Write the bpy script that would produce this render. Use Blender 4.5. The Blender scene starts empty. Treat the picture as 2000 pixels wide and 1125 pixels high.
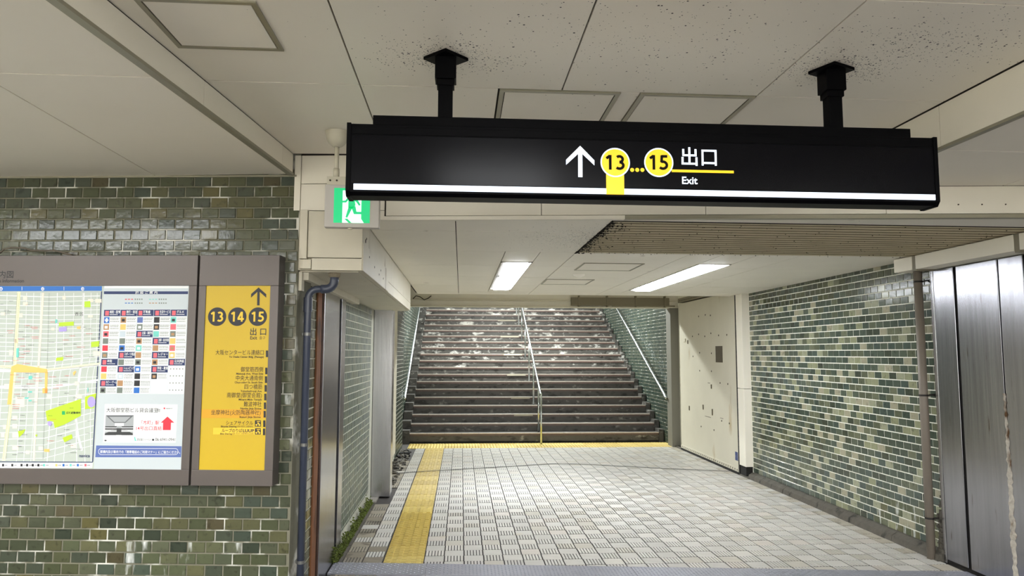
import bpy, bmesh, math, random
from mathutils import Vector, Matrix
random.seed(7)
S = bpy.context.scene
COL = S.collection
PI = math.pi

# ------------------------------------------------------------------ camera
F, H = 1400.0, 1.56
_p = math.atan(127.5 / F); _s = math.atan(99 * math.cos(_p) / F); _r = math.radians(0.15)
FWD = Vector((math.sin(_s) * math.cos(_p), math.cos(_s) * math.cos(_p), math.sin(_p)))
RT0 = Vector((math.cos(_s), -math.sin(_s), 0)); UP0 = RT0.cross(FWD)
RT = RT0 * math.cos(_r) + UP0 * math.sin(_r); UP = UP0 * math.cos(_r) - RT0 * math.sin(_r)
CAMP = Vector((0, 0, H))
cd = bpy.data.cameras.new('camera'); cam = bpy.data.objects.new('camera', cd); COL.objects.link(cam)
M = Matrix((RT, UP, -FWD)).transposed().to_4x4(); M.translation = CAMP
cam.matrix_world = M
cd.sensor_fit = 'HORIZONTAL'; cd.sensor_width = 36; cd.lens = 36 * F / 2000
cd.clip_start = 0.02
S.camera = cam

# ------------------------------------------------------------------ world, lights, exposure
w = bpy.data.worlds.new('world'); S.world = w; w.use_nodes = True
w.node_tree.nodes['Background'].inputs[0].default_value = (0.8, 0.85, 0.9, 1)
w.node_tree.nodes['Background'].inputs[1].default_value = 0.15
S.view_settings.view_transform = 'Standard'; S.view_settings.look = 'None'
S.view_settings.gamma = 1; S.view_settings.use_curve_mapping = False
S.view_settings.exposure = 0.56

LC = (0.96, 0.98, 1.0)
def area(name, loc, sx, sy, power, color=(1, 0.97, 0.92), rot=(0, 0, 0)):
    l = bpy.data.lights.new(name, 'AREA'); l.shape = 'RECTANGLE'; l.size = sx; l.size_y = sy
    l.energy = power; l.color = color
    o = bpy.data.objects.new(name, l); o.location = loc; o.rotation_euler = rot; COL.objects.link(o)
    return o
# ceiling lamps of the concourse above and behind the camera
area('concourse_lamp_light', (-3.4, 2.45, 2.585), 1.9, 0.2, 48, LC, (0, 0, -0.105))
area('concourse_lamp_light', (0.22, 0.72, 2.70), 0.7, 0.22, 22, LC)
for x in (-3.2, -1.2, 0.9, 3.0):
    for y in (-0.75, -2.3):
        area('concourse_lamp_light', (x, y, 2.58 if x < -1 else (2.50 if x > 2.3 else 2.70)), 1.25, 0.22, 72, LC)
# stairwell lamps under its sloping ceiling
for (x, y, z) in ((1.3, 14.2, 3.45), (1.3, 17.5, 4.9)):
    area('stair_lamp_light', (x, y, z), 2.6, 0.25, 260, (0.95, 1, 0.98))

# ------------------------------------------------------------------ measuring helpers
def ray(x, y): return FWD + RT * ((x - 1000) / F) - UP * ((y - 562.5) / F)
def onZ(x, y, z): d = ray(x, y); return CAMP + d * ((z - H) / d.z)
def onY(x, y, Y): d = ray(x, y); return CAMP + d * (Y / d.y)
def onX(x, y, X): d = ray(x, y); return CAMP + d * (X / d.x)

# ------------------------------------------------------------------ materials
MATS = {}
def lin(c):
    return tuple(((v / 255) / 12.92 if v / 255 <= 0.04045 else ((v / 255 + 0.055) / 1.055) ** 2.4) for v in c)
def mat(name, rgb, rough=0.6, metal=0.0, emit=0.0, var=0.0, scale=8, bump=0.0, bscale=60, stain=None, spec=0.5, stretch=None):
    """rgb 0-255 sRGB. var: brightness mottling. stain: (rgb, amount, scale, stretch)"""
    if name in MATS: return MATS[name]
    m = bpy.data.materials.new(name); m.use_nodes = True; nt = m.node_tree; N = nt.nodes; L = nt.links
    b = N['Principled BSDF']; c = (*lin(rgb), 1)
    b.inputs['Base Color'].default_value = c; b.inputs['Roughness'].default_value = rough
    b.inputs['Metallic'].default_value = metal; b.inputs['Specular IOR Level'].default_value = spec
    src = None
    geo = N.new('ShaderNodeNewGeometry')
    def noise(sc, st, det=4):
        mp = N.new('ShaderNodeMapping'); L.new(geo.outputs['Position'], mp.inputs['Vector'])
        mp.inputs['Scale'].default_value = st or (1, 1, 1)
        n = N.new('ShaderNodeTexNoise'); n.inputs['Scale'].default_value = sc; n.inputs['Detail'].default_value = det
        L.new(mp.outputs[0], n.inputs['Vector']); return n.outputs['Fac']
    def mix(a, bb, fac):
        x = N.new('ShaderNodeMix'); x.data_type = 'RGBA'
        L.new(fac, x.inputs[0])
        if hasattr(a, 'links'): L.new(a, x.inputs[6])
        else: x.inputs[6].default_value = a
        if hasattr(bb, 'links'): L.new(bb, x.inputs[7])
        else: x.inputs[7].default_value = bb
        return x.outputs[2]
    if var:
        lo = tuple(v * (1 - var) for v in c[:3]) + (1,); hi = tuple(min(1, v * (1 + var)) for v in c[:3]) + (1,)
        src = mix(lo, hi, noise(scale, stretch))
    if stain:
        for (srgb, amt, sc, st) in (stain if isinstance(stain, list) else [stain]):
            r = N.new('ShaderNodeValToRGB'); r.color_ramp.elements[0].position = 1 - amt; r.color_ramp.elements[1].position = min(1, 1 - amt + 0.12)
            r.color_ramp.elements[0].color = (0, 0, 0, 1); r.color_ramp.elements[1].color = (1, 1, 1, 1)
            L.new(noise(sc, st, 8), r.inputs[0])
            src = mix(src if src is not None else c, (*lin(srgb), 1), r.outputs[0])
    if src is not None: L.new(src, b.inputs['Base Color'])
    if emit:
        b.inputs['Emission Color'].default_value = c; b.inputs['Emission Strength'].default_value = emit
    if bump:
        bp = N.new('ShaderNodeBump'); bp.inputs['Strength'].default_value = bump; bp.inputs['Distance'].default_value = 0.01
        L.new(noise(bscale, stretch), bp.inputs['Height']); L.new(bp.outputs[0], b.inputs['Normal'])
    MATS[name] = m
    return m

def add_specks(m, centres, rgb=(30, 26, 20)):
    """soot specks clustered round the points where dust gathers: real dirt, fixed in place"""
    nt = m.node_tree; N = nt.nodes; L = nt.links; b = N['Principled BSDF']
    geo = N.new('ShaderNodeNewGeometry')
    base = b.inputs['Base Color'].links[0].from_socket if b.inputs['Base Color'].links else None
    total = None
    for (c, rad, sx, *wt) in centres:
        sub = N.new('ShaderNodeVectorMath'); sub.operation = 'SUBTRACT'; L.new(geo.outputs['Position'], sub.inputs[0]); sub.inputs[1].default_value = c
        sc = N.new('ShaderNodeVectorMath'); sc.operation = 'MULTIPLY'; L.new(sub.outputs[0], sc.inputs[0]); sc.inputs[1].default_value = (1 / sx, 1, 1)
        ln = N.new('ShaderNodeVectorMath'); ln.operation = 'LENGTH'; L.new(sc.outputs[0], ln.inputs[0])
        mr = N.new('ShaderNodeMapRange'); L.new(ln.outputs['Value'], mr.inputs[0]); mr.inputs[1].default_value = 0.04; mr.inputs[2].default_value = rad
        mr.inputs[3].default_value = wt[0] if wt else 1; mr.inputs[4].default_value = 0
        if total is None: total = mr.outputs[0]
        else:
            mx = N.new('ShaderNodeMath'); mx.operation = 'MAXIMUM'; L.new(total, mx.inputs[0]); L.new(mr.outputs[0], mx.inputs[1]); total = mx.outputs[0]
    res = None
    for scale, thr in ((80, 0.38), (170, 0.45)):
        vo = N.new('ShaderNodeTexVoronoi'); vo.inputs['Scale'].default_value = scale; L.new(geo.outputs['Position'], vo.inputs['Vector'])
        sepc = N.new('ShaderNodeSeparateColor'); L.new(vo.outputs['Color'], sepc.inputs[0])
        pw = N.new('ShaderNodeMath'); pw.operation = 'POWER'; L.new(total, pw.inputs[0]); pw.inputs[1].default_value = 3.2
        sz = N.new('ShaderNodeMath'); sz.operation = 'MULTIPLY'; L.new(sepc.outputs[0], sz.inputs[0]); sz.inputs[1].default_value = thr
        hit = N.new('ShaderNodeMath'); hit.operation = 'LESS_THAN'; L.new(sepc.outputs[1], hit.inputs[0]); L.new(pw.outputs[0], hit.inputs[1])
        ins = N.new('ShaderNodeMath'); ins.operation = 'LESS_THAN'; L.new(vo.outputs['Distance'], ins.inputs[0]); L.new(sz.outputs[0], ins.inputs[1])
        lt = N.new('ShaderNodeMath'); lt.operation = 'MULTIPLY'; L.new(hit.outputs[0], lt.inputs[0]); L.new(ins.outputs[0], lt.inputs[1])
        if res is None: res = lt.outputs[0]
        else:
            mx = N.new('ShaderNodeMath'); mx.operation = 'MAXIMUM'; L.new(res, mx.inputs[0]); L.new(lt.outputs[0], mx.inputs[1]); res = mx.outputs[0]
    x = N.new('ShaderNodeMix'); x.data_type = 'RGBA'; L.new(res, x.inputs[0])
    if base: L.new(base, x.inputs[6])
    else: x.inputs[6].default_value = b.inputs['Base Color'].default_value
    x.inputs[7].default_value = (*lin(rgb), 1)
    L.new(x.outputs[2], b.inputs['Base Color'])

# ------------------------------------------------------------------ mesh helpers
class Each:
    """same interface, but every face becomes an object of its own"""
    def __init__(s): s.q = []
    def face(s, pts, m=None): s.q.append((pts, m)); return s
    def build(s, name, m=None, parent=None, **k):
        for pts, mm in s.q: MB().face(pts, mm or m).build(name, None if (mm or m) is None else (mm or m), parent)
class MB:
    def __init__(s): s.v = []; s.f = []; s.mi = []; s.mats = []
    def _m(s, m):
        if m is None: return 0
        if m not in s.mats: s.mats.append(m)
        return s.mats.index(m)
    def face(s, pts, m=None):
        n = len(s.v); s.v += [tuple(p) for p in pts]; s.f.append(tuple(range(n, n + len(pts)))); s.mi.append(s._m(m))
        return s
    def box(s, x0, x1, y0, y1, z0, z1, m=None, T=None, bottom=True):
        P = [(x, y, z) for z in (z0, z1) for y in (y0, y1) for x in (x0, x1)]
        if T is not None: P = [tuple(T @ Vector(p)) for p in P]
        n = len(s.v); s.v += P; k = s._m(m)
        fs = [(4, 5, 7, 6), (0, 1, 5, 4), (1, 3, 7, 5), (3, 2, 6, 7), (2, 0, 4, 6)] + ([(0, 2, 3, 1)] if bottom else [])
        for f in fs: s.f.append(tuple(n + i for i in f)); s.mi.append(k)
        return s
    def prism(s, poly, a, b, axis='x', m=None, T=None):
        """extrude a 2D polygon along an axis"""
        def P(u, v, t): return {'x': (t, u, v), 'y': (u, t, v), 'z': (u, v, t)}[axis]
        A = [P(u, v, a) for u, v in poly]; B = [P(u, v, b) for u, v in poly]
        if T is not None: A = [tuple(T @ Vector(p)) for p in A]; B = [tuple(T @ Vector(p)) for p in B]
        n = len(s.v); s.v += A + B; c = len(poly); k = s._m(m)
        s.f.append(tuple(range(n, n + c))); s.mi.append(k)
        s.f.append(tuple(range(n + 2 * c - 1, n + c - 1, -1))); s.mi.append(k)
        for i in range(c):
            j = (i + 1) % c; s.f.append((n + i, n + c + i, n + c + j, n + j)); s.mi.append(k)
        return s
    def tube(s, pts, r, seg=10, m=None, caps=True, T=None):
        pts = [Vector(p) for p in pts]; n0 = len(s.v); k = s._m(m); rs = r if isinstance(r, (list, tuple)) else [r] * len(pts)
        prev = None
        for i, p in enumerate(pts):
            d = (pts[min(i + 1, len(pts) - 1)] - pts[max(i - 1, 0)]).normalized()
            if prev is None:
                a = Vector((0, 0, 1)) if abs(d.z) < 0.9 else Vector((1, 0, 0)); u = d.cross(a).normalized()
            else: u = (prev - d * prev.dot(d)).normalized()
            prev = u; v = d.cross(u)
            for j in range(seg):
                t = 2 * PI * j / seg; q = p + (u * math.cos(t) + v * math.sin(t)) * rs[i]
                s.v.append(tuple(T @ q) if T is not None else tuple(q))
        for i in range(len(pts) - 1):
            for j in range(seg):
                a = n0 + i * seg + j; b = n0 + i * seg + (j + 1) % seg
                s.f.append((a, b, b + seg, a + seg)); s.mi.append(k)
        if caps:
            s.f.append(tuple(n0 + j for j in range(seg))[::-1]); s.mi.append(k)
            e = n0 + (len(pts) - 1) * seg; s.f.append(tuple(e + j for j in range(seg))); s.mi.append(k)
        return s
    def lathe(s, prof, cx, cy, seg=20, m=None):
        n0 = len(s.v); k = s._m(m)
        for r, z in prof:
            for j in range(seg):
                t = 2 * PI * j / seg; s.v.append((cx + r * math.cos(t), cy + r * math.sin(t), z))
        for i in range(len(prof) - 1):
            for j in range(seg):
                a = n0 + i * seg + j; b = n0 + i * seg + (j + 1) % seg
                s.f.append((a, b, b + seg, a + seg)); s.mi.append(k)
        return s
    def mesh(s, name, m=None):
        me = bpy.data.meshes.new(name); me.from_pydata(s.v, [], s.f)
        ms = s.mats or [m]
        for q in ms: me.materials.append(q)
        if len(ms) > 1: me.polygons.foreach_set('material_index', s.mi)
        me.update(); return me
    def build(s, name, m=None, parent=None, bevel=0, smooth=False, fix=False, kind=None, label=None):
        me = s.mesh(name, m)
        if fix:
            bm = bmesh.new(); bm.from_mesh(me); bmesh.ops.recalc_face_normals(bm, faces=bm.faces); bm.to_mesh(me); bm.free()
        if smooth:
            me.polygons.foreach_set('use_smooth', [True] * len(me.polygons)); me.update()
        o = bpy.data.objects.new(name, me); COL.objects.link(o)
        if bevel:
            b = o.modifiers.new('bevel', 'BEVEL'); b.width = bevel; b.segments = 2; b.limit_method = 'ANGLE'
        if smooth: 
            pass
        if parent: o.parent = parent
        if kind: o['kind'] = kind
        if label: o['label'] = label
        return o

def tag(o, label, cat=None, group=None, kind=None):
    o['label'] = label
    if cat: o['category'] = cat
    if group: o['group'] = group
    if kind: o['kind'] = kind
    return o
def thing(name, label, cat, loc=(0, 0, 0), rz=0, group=None):
    o = bpy.data.objects.new(name, None); COL.objects.link(o); o.location = loc; o.rotation_euler = (0, 0, rz)
    o.empty_display_size = 0.1
    return tag(o, label, cat, group)
def struct(o, label=None):
    o['kind'] = 'structure'
    if label: o['label'] = label
    return o
def inst(name, me, parent, loc, rot=(0, 0, 0), scale=None):
    o = bpy.data.objects.new(name, me); COL.objects.link(o); o.location = loc; o.rotation_euler = rot
    if scale: o.scale = scale
    o.parent = parent; return o

def text_mesh(s, size, bold=0.0, align='LEFT', depth=0.0, sx=1.0, spacing=1.0):
    cu = bpy.data.curves.new('txt', 'FONT'); cu.body = s; cu.size = size; cu.offset = bold * size; cu.align_x = align
    cu.extrude = depth; cu.space_character = spacing; cu.resolution_u = 4
    o = bpy.data.objects.new('txt', cu); COL.objects.link(o)
    dg = bpy.context.evaluated_depsgraph_get()
    me = bpy.data.meshes.new_from_object(o.evaluated_get(dg))
    bpy.data.objects.remove(o); bpy.data.curves.remove(cu)
    for v in me.vertices: v.co.x *= sx
    return me

# ------------------------------------------------------------------ palette
cream = mat('painted_ceiling_panel', (242, 236, 223), 0.45, var=0.05, scale=1.5)
cream_low = mat('painted_corridor_ceiling', (240, 235, 222), 0.5, var=0.06, scale=2, stain=((120, 104, 78), 0.30, 6, (1, 1, 1)))
cream_wall = mat('painted_fascia', (234, 229, 215), 0.45, var=0.05, scale=2)
cream_old = mat('stained_cream_paint', (206, 200, 182), 0.55, var=0.1, scale=5, stain=[((124, 106, 70), 0.36, 3, (1.5, 1.5, 0.5)), ((40, 32, 22), 0.26, 26, (1, 1, 1))])
dark = mat('dark_gap', (24, 22, 19), 0.9)
joint = mat('ceiling_joint', (52, 47, 40), 0.9)
steel = mat('brushed_stainless', (190, 190, 194), 0.24, 1.0, var=0.16, scale=5, stretch=(6, 6, 0.35), bump=0.05, bscale=8)
steel_dirty = mat('dirty_stainless', (160, 160, 166), 0.22, 1.0, var=0.25, scale=4, stretch=(6, 6, 0.3), bump=0.05, bscale=6,
                  stain=((92, 78, 60), 0.34, 5, (5, 5, 0.7)))
grout_w = mat('pale_grout', (232, 231, 218), 0.85, var=0.12, scale=20, stain=((110, 106, 92), 0.30, 3, (1, 1, 1)))
grout_d = mat('aged_grout', (112, 110, 94), 0.85, var=0.3, scale=9, stain=((212, 211, 202), 0.47, 5, (1, 1, 1)))
concrete = mat('dirty_concrete', (84, 80, 72), 0.9, var=0.35, scale=14, bump=0.4, bscale=40, stain=((40, 38, 34), 0.42, 8, (1, 1, 1)))

def tile_mat(name, rgb, rough=0.16, chalk=False):
    st = [(tuple(int(c * 0.78) for c in rgb), 0.42, 30, (1, 1, 1))]
    if chalk: st.append(((215, 218, 215), 0.41, 9, (1.8, 1.8, 0.4)))
    return mat(name, rgb, rough, var=0.14, scale=22, bump=0.10, bscale=35, stain=st)
L_RGB = [(80, 86, 62), (87, 90, 65), (75, 81, 62), (93, 93, 65), (70, 80, 68), (84, 88, 68), (100, 96, 60), (62, 69, 56), (86, 80, 58), (76, 83, 68)]
tilesL = [tile_mat('olive_glazed_tile_%d' % i, tuple(int(v * .9) for v in c)) for i, c in enumerate(L_RGB)]
tilesLc = [tile_mat('chalky_olive_tile_%d' % i, c, 0.3, True) for i, c in enumerate(L_RGB[:6])]
R_RGB = [(70, 80, 69), (63, 74, 64), (78, 87, 74), (85, 90, 72), (67, 79, 72), (60, 67, 55), (144, 146, 122), (152, 148, 126), (134, 136, 108), (100, 104, 84)]
tilesR = [tile_mat('green_glazed_tile_%d' % i, c) for i, c in enumerate(R_RGB)]
R_W = [3, 3, 3, 2, 2, 1.5, 1.3, 1.3, 1.2, 1.6]
tilesS = [tile_mat('grey_green_corridor_tile_%d' % i, c, 0.38) for i, c in enumerate([(82, 92, 80), (90, 98, 84), (76, 86, 78), (98, 102, 86)])]
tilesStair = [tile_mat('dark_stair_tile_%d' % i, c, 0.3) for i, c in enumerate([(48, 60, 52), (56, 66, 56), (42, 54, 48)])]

# ------------------------------------------------------------------ tiled walls
# a brick-shaped wall tile in its own frame: x along the wall, -y out of the wall, z up, centred on its face
def brick_mb(w, h, t=0.0045, e=0.0022, m=None, mb=None, T=None):
    mb = mb or MB(); x, z = w / 2, h / 2; k = mb._m(m); n = len(mb.v)
    P = [(-x, 0, -z), (x, 0, -z), (x, 0, z), (-x, 0, z), (-x, -t + e, -z), (x, -t + e, -z), (x, -t + e, z), (-x, -t + e, z),
         (-x + e, -t, -z + e), (x - e, -t, -z + e), (x - e, -t, z - e), (-x + e, -t, z - e)]
    mb.v += [tuple(T @ Vector(p)) if T is not None else p for p in P]
    for a in (0, 4):
        for i in range(4):
            j = (i + 1) % 4; mb.f.append((n + a + i, n + a + j, n + a + 4 + j, n + a + 4 + i)); mb.mi.append(k)
    mb.f.append((n + 8, n + 9, n + 10, n + 11)); mb.mi.append(k)
    return mb
PW, PH = 0.103, 0.0635
_bcache = {}; JW = 0.0085
def brick_mesh(w, m, h=PH - 0.008):
    key = (round(w, 3), m.name, round(h, 4))
    if key not in _bcache: _bcache[key] = brick_mb(w, h, m=m).mesh('brick')
    return _bcache[key]
def lay(parent, origin, rz, length, z0, z1, mats, weights=None, single=lambda s, z: True, skip=lambda s, z: False, special=None, seed=1, limit=300, order=None, stuffname='brick_field', PW=PW):
    """running-bond tiles on a wall whose face starts at origin and runs along angle rz; s in metres along it"""
    rnd = random.Random(seed); R = Matrix.Rotation(rz, 4, 'Z'); cells = []
    row = 0; z = z1
    while z > z0 + 0.01:
        h = min(PH, z - z0); s = -PW * (0.5 * (row % 2)) - 0.0
        while s < length - 0.01:
            a, b = max(s, 0), min(s + PW, length)
            if b - a > 0.02:
                c = (a + b) / 2; zc = z - h / 2
                if not skip(c, zc): cells.append((c, zc, b - a - JW, h - JW))
            s += PW
        z -= PH; row += 1
    if order: cells.sort(key=lambda q: order(q[0], q[1]))
    mb = MB(); n = 0; cnt = 0
    for (c, zc, wd, ht) in cells:
        mm = None
        if special: mm = special(c, zc, rnd)
        if mm is None: mm = rnd.choices(mats, weights)[0]
        loc = Vector(origin) + R @ Vector((c, rnd.uniform(-.0007, .0007), zc))
        rot = (rnd.gauss(0, 0.006), rnd.gauss(0, 0.002), rz + rnd.gauss(0, 0.006))
        if single(c, zc) and n < limit:
            inst('brick', brick_mesh(round(wd, 3), mm, ht), parent, loc, rot); n += 1
        else:
            from mathutils import Euler
            T = Matrix.Translation(loc) @ Euler(rot).to_matrix().to_4x4()
            brick_mb(wd, ht, m=mm, mb=mb, T=T); cnt += 1
    if cnt: mb.build(stuffname, None, parent, kind='stuff')
    return n, cnt

# ---- the wall with the boards (frame B: turned 6 degrees)
BETA = math.radians(6.0)
CB = Vector((-0.95, 4.21, 0))                      # its free corner
EB = Vector((math.cos(BETA), -math.sin(BETA), 0))  # to the right along the wall
NB = Vector((-math.sin(BETA), -math.cos(BETA), 0)) # out of the wall
RB = Matrix.Rotation(-BETA, 4, 'Z')
def onB(x, y, off=0.0):
    d = ray(x, y); P0 = CB + NB * off
    return CAMP + d * ((P0 - CAMP).dot(NB) / d.dot(NB))
def bu(x, y, off=0.0):  # wall coordinates (u right from the corner, v up)
    p = onB(x, y, off); return (p - CB).dot(EB), p.z
def box_B(mb, u0, u1, o0, o1, z0, z1, m=None):
    """box in wall frame: o = distance out of the wall"""
    T = Matrix.Translation(CB) @ RB
    return mb.box(u0, u1, -o1, -o0, z0, z1, m, T)
ZM, ZL, ZS, ZC = 2.72, 2.597, 2.512, 2.333   # main ceiling, left soffit, right soffit, corridor ceiling

wl = struct(box_B(MB(), -4.2, 0, -0.25, 0, 0, 2.75, grout_d).build('wall_left', None))
uL = -3.0
bz0, bz1 = 0.72, 2.115
def hid(s, z):   # behind the two boards
    u = s - 3.0
    return u < -0.18 and 0.80 < z < 2.04
def chalk(s, z, rnd):
    u = s - 3.0
    if z < 0.5 and -1.25 < u < -0.3 and rnd.random() < 0.7: return rnd.choice(tilesLc)
    if u > -0.12 and 1.0 < z < 1.35 and rnd.random() < 0.4: return rnd.choice(tilesLc)
def vis(s, z): return s - 3.0 > -2.05 and z > 0.22
lay(wl, CB + EB * -3.0, -BETA, 3.0, 0.0, 2.595, tilesL, [4, 3, 4, 2, 2, 4, 1, 1.2, 1.2, 3], single=vis, skip=hid, special=chalk, seed=3,
    order=lambda s, z: -s)

# ---- corridor left wall, X = XL
XL = -0.965
grout_m = mat('mid_grout', (176, 176, 162), 0.85, var=0.15, scale=20)
wcl = struct(MB().prism([(XL - 0.3, 4.30), (XL, 4.225), (XL, 12.2), (XL - 0.3, 12.2)], 0, 2.7, 'z', grout_m).build('wall_corridor_left', None, fix=True))
# wall frame: s runs along +Y seen from the corridor -> facing +X; rz = 90deg puts x along +Y, -y towards +X
lay(wcl, (XL, 4.235, 0), PI / 2, 0.62, 0.0, 2.03, tilesL, single=lambda s, z: True, seed=5, limit=0, stuffname='return_brick_field')
lay(wcl, (XL, 5.92, 0), PI / 2, 1.86, 0.10, 2.03, tilesS, single=lambda s, z: True, seed=6, limit=300, order=lambda s, z: s)

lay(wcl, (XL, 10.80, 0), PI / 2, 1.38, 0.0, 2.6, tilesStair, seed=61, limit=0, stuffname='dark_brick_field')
# ---- right wall X = XR
XR = 3.69
wr = struct(MB().box(XR, XR + 0.3, 5.332, 12.2, 0, 2.75, grout_w).build('wall_right', None))
struct(MB().box(XR, XR + 0.3, -3.2, 5.33, 0, 2.75, grout_w).build('wall_right_near', None))
def dirtyR(s, z, rnd):
    if z < 0.34 and s > 2.6 and rnd.random() < 0.5: return tilesLc[rnd.randrange(4)]
    if s < 0.12 * 30 and z > 2.1 and rnd.random() < 0.7: return tilesL[rnd.choice((0, 2, 5, 7))]
# rz = -90: x along -Y, -y towards -X
lay(wr, (XR, 8.96, 0), -PI / 2, 3.62, 0.07, 2.36, tilesR, R_W, seed=8, limit=300, order=lambda s, z: -s, special=dirtyR, PW=.108)
# base kerb in pieces
kb = MB(); y = 5.34
rk = random.Random(4)
br = None
while y < 8.95:
    L = rk.uniform(0.5, 0.9); y2 = min(y + L, 8.95)
    d = rk.uniform(-.004, .004)
    kb.prism([(XR - 0.085 + d, 0), (XR - 0.07 + d, 0.05), (XR - 0.03, 0.075), (XR, 0.078), (XR, 0)], y, y2 - 0.006, 'y', concrete)
    y = y2
struct(kb.build('baseboard_right', None, fix=True))

# ------------------------------------------------------------------ ceilings and bulkheads
specks = [((-0.066, 2.74, ZM), 0.34, 1.5), ((1.52, 2.72, ZM), 0.32, 1.6), ((1.72, 2.50, ZM), 0.60, 1.5, .72), ((0.6, 2.5, ZM), 1.1, 1.6, .50)]
add_specks(cream, specks)
add_specks(cream_low, [((0.9, 4.75, ZC), 0.9, 1.0), ((2.2, 4.75, ZC), 0.9, 1.6)])
ceil = struct(MB().box(-1.5, 2.25, -3.2, 4.4, ZM + 0.012, ZM + 0.1, joint).build('ceiling', None))
def panel(parent, quad, z, t=0.012, m=cream, g=0.0034, name='ceiling_panel'):
    """a ceiling panel with the joint g recessed round it; quad in plan, counter-clockwise"""
    c = Vector((sum(p[0] for p in quad) / len(quad), sum(p[1] for p in quad) / len(quad)))
    q = []
    n = len(quad)
    for i in range(n):
        a, b, d = Vector(quad[i - 1]), Vector(quad[i]), Vector(quad[(i + 1) % n])
        e1 = (b - a).normalized(); e2 = (d - b).normalized()
        n1 = Vector((-e1.y, e1.x)); n2 = Vector((-e2.y, e2.x))
        bis = (n1 + n2); k = g / max(0.3, bis.dot(n1)); q.append(tuple(b + bis * k))
    return MB().prism(q, z, z + t, 'z', m).build(name, None, parent, fix=True)
def beamx(y, z=0): return -0.995 + (y - 4.16) * math.tan(BETA) * 0.97   # the beam on the left, turned with the board wall
def fy(x): return 4.205 - (x + 0.95) * 0.105                            # plane of the fascia over the corridor mouth
xs = [-0.45, 0.435, 1.322, 2.21]; ys = [-3.15, -2.28, -1.39, -0.5, 0.39, 1.28, 2.17, 3.06]
for j in range(len(ys) - 1):
    panel(ceil, [(beamx(ys[j]), ys[j]), (xs[0], ys[j]), (xs[0], ys[j + 1]), (beamx(ys[j + 1]), ys[j + 1])], ZM)
    for i in range(3):
        panel(ceil, [(xs[i], ys[j]), (xs[i + 1], ys[j]), (xs[i + 1], ys[j + 1]), (xs[i], ys[j + 1])], ZM)
Y3 = 3.06
panel(ceil, [(beamx(Y3), Y3), (xs[0], Y3), (xs[0], fy(xs[0])), (beamx(4.16), 4.19)], ZM)
panel(ceil, [(xs[0], Y3), (0.155, Y3), (0.155, fy(.155)), (xs[0], fy(xs[0]))], ZM)
panel(ceil, [(0.155, 3.62), (1.322, 3.62), (1.322, fy(1.322)), (0.155, fy(.155))], ZM)
panel(ceil, [(1.322, Y3), (2.21, Y3), (2.21, fy(2.21)), (1.322, fy(1.322))], ZM)
panel(ceil, [(0.70, Y3), (0.79, Y3), (0.79, 3.62), (0.70, 3.62)], ZM)
alu = mat('hatch_frame_paint', (150, 146, 128), 0.4, 0.3)
def hatch(x0, x1, y0, y1, z, label, m=cream, fw=0.018, grp='access hatches in the ceilings'):
    t = thing('ceiling_hatch', label, 'hatch', (0, 0, 0), 0, grp)
    f = MB()
    for a, b, c, d in ((x0, x1, y0, y0 + fw), (x0, x1, y1 - fw, y1), (x0, x0 + fw, y0 + fw, y1 - fw), (x1 - fw, x1, y0 + fw, y1 - fw)):
        f.box(a, b, c, d, z - 0.006, z + 0.008)
    f.build('hatch_frame', alu, t)
    MB().box(x0 + fw + .004, x1 - fw - .004, y0 + fw + .004, y1 - fw - .004, z - 0.004, z + 0.006, m).build('hatch_lid', None, t, bevel=0.001)
    g = MB().box(x0 + fw - .001, x1 - fw + .001, y0 + fw - .001, y1 - fw + .001, z - 0.0008, z + 0.001, dark).build('hatch_gap', None, t)
    return t
hatch(0.16, 0.70, 3.065, 3.615, ZM, 'square access hatch in the high ceiling above the hanging sign, left of the pair', fw=.02)
hatch(0.79, 1.318, 3.065, 3.615, ZM, 'square access hatch in the high ceiling above the hanging sign, right of the pair', fw=.02)
hatch(-1.085, -0.69, 2.335, 2.72, ZM, 'square access hatch with a grey frame in the high ceiling beside the dropped beam')
hatch(1.04, 1.57, 6.03, 6.56, ZC, 'shallow access hatch in the corridor ceiling between the two lamps, nearer the grille', cream_low, .014)
hatch(0.88, 1.39, 7.4, 7.93, ZC, 'shallow access hatch in the corridor ceiling nearer the stairs', cream_low, .014)

# left lower soffit over the boards
sl = struct(MB().prism([(-4.6, -3.2), (beamx(-3.2) - .002, -3.2), (beamx(4.16) - .002, 4.2), (-4.6, 4.62)], ZL + 0.012, ZL + 0.12, 'z', joint).build('ceiling_left', None, fix=True))
bx = lambda y: beamx(y) - 0.02
cols = [(-3.7, -2.72), (-2.72, -1.80)]
for (a, b) in ((-3.2, -0.8), (-0.8, 0.95), (0.95, 2.72)):
    panel(sl, [(-4.5, a), (-3.65, a), (-3.65, b), (-4.5, b)], ZL)
    panel(sl, [(-3.65, a), (-2.74, a), (-2.74, b), (-3.65, b)], ZL)
    panel(sl, [(-2.74, a), (-1.81, a), (-1.81, b), (-2.74, b)], ZL)
    panel(sl, [(-1.81, a), (bx(a), a), (bx(b), b), (-1.81, b)], ZL)
yw = lambda x: 4.21 - (x + 0.95) * math.tan(BETA) - 0.012
for a, b in ((-4.5, -3.65), (-3.65, -2.74), (-2.74, -1.81)):
    panel(sl, [(a, 2.72), (b, 2.72), (b, yw(b)), (a, yw(a))], ZL)
panel(sl, [(-1.81, 2.72), (bx(2.72), 2.72), (bx(4.18), 4.18), (-1.81, yw(-1.81))], ZL)
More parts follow.
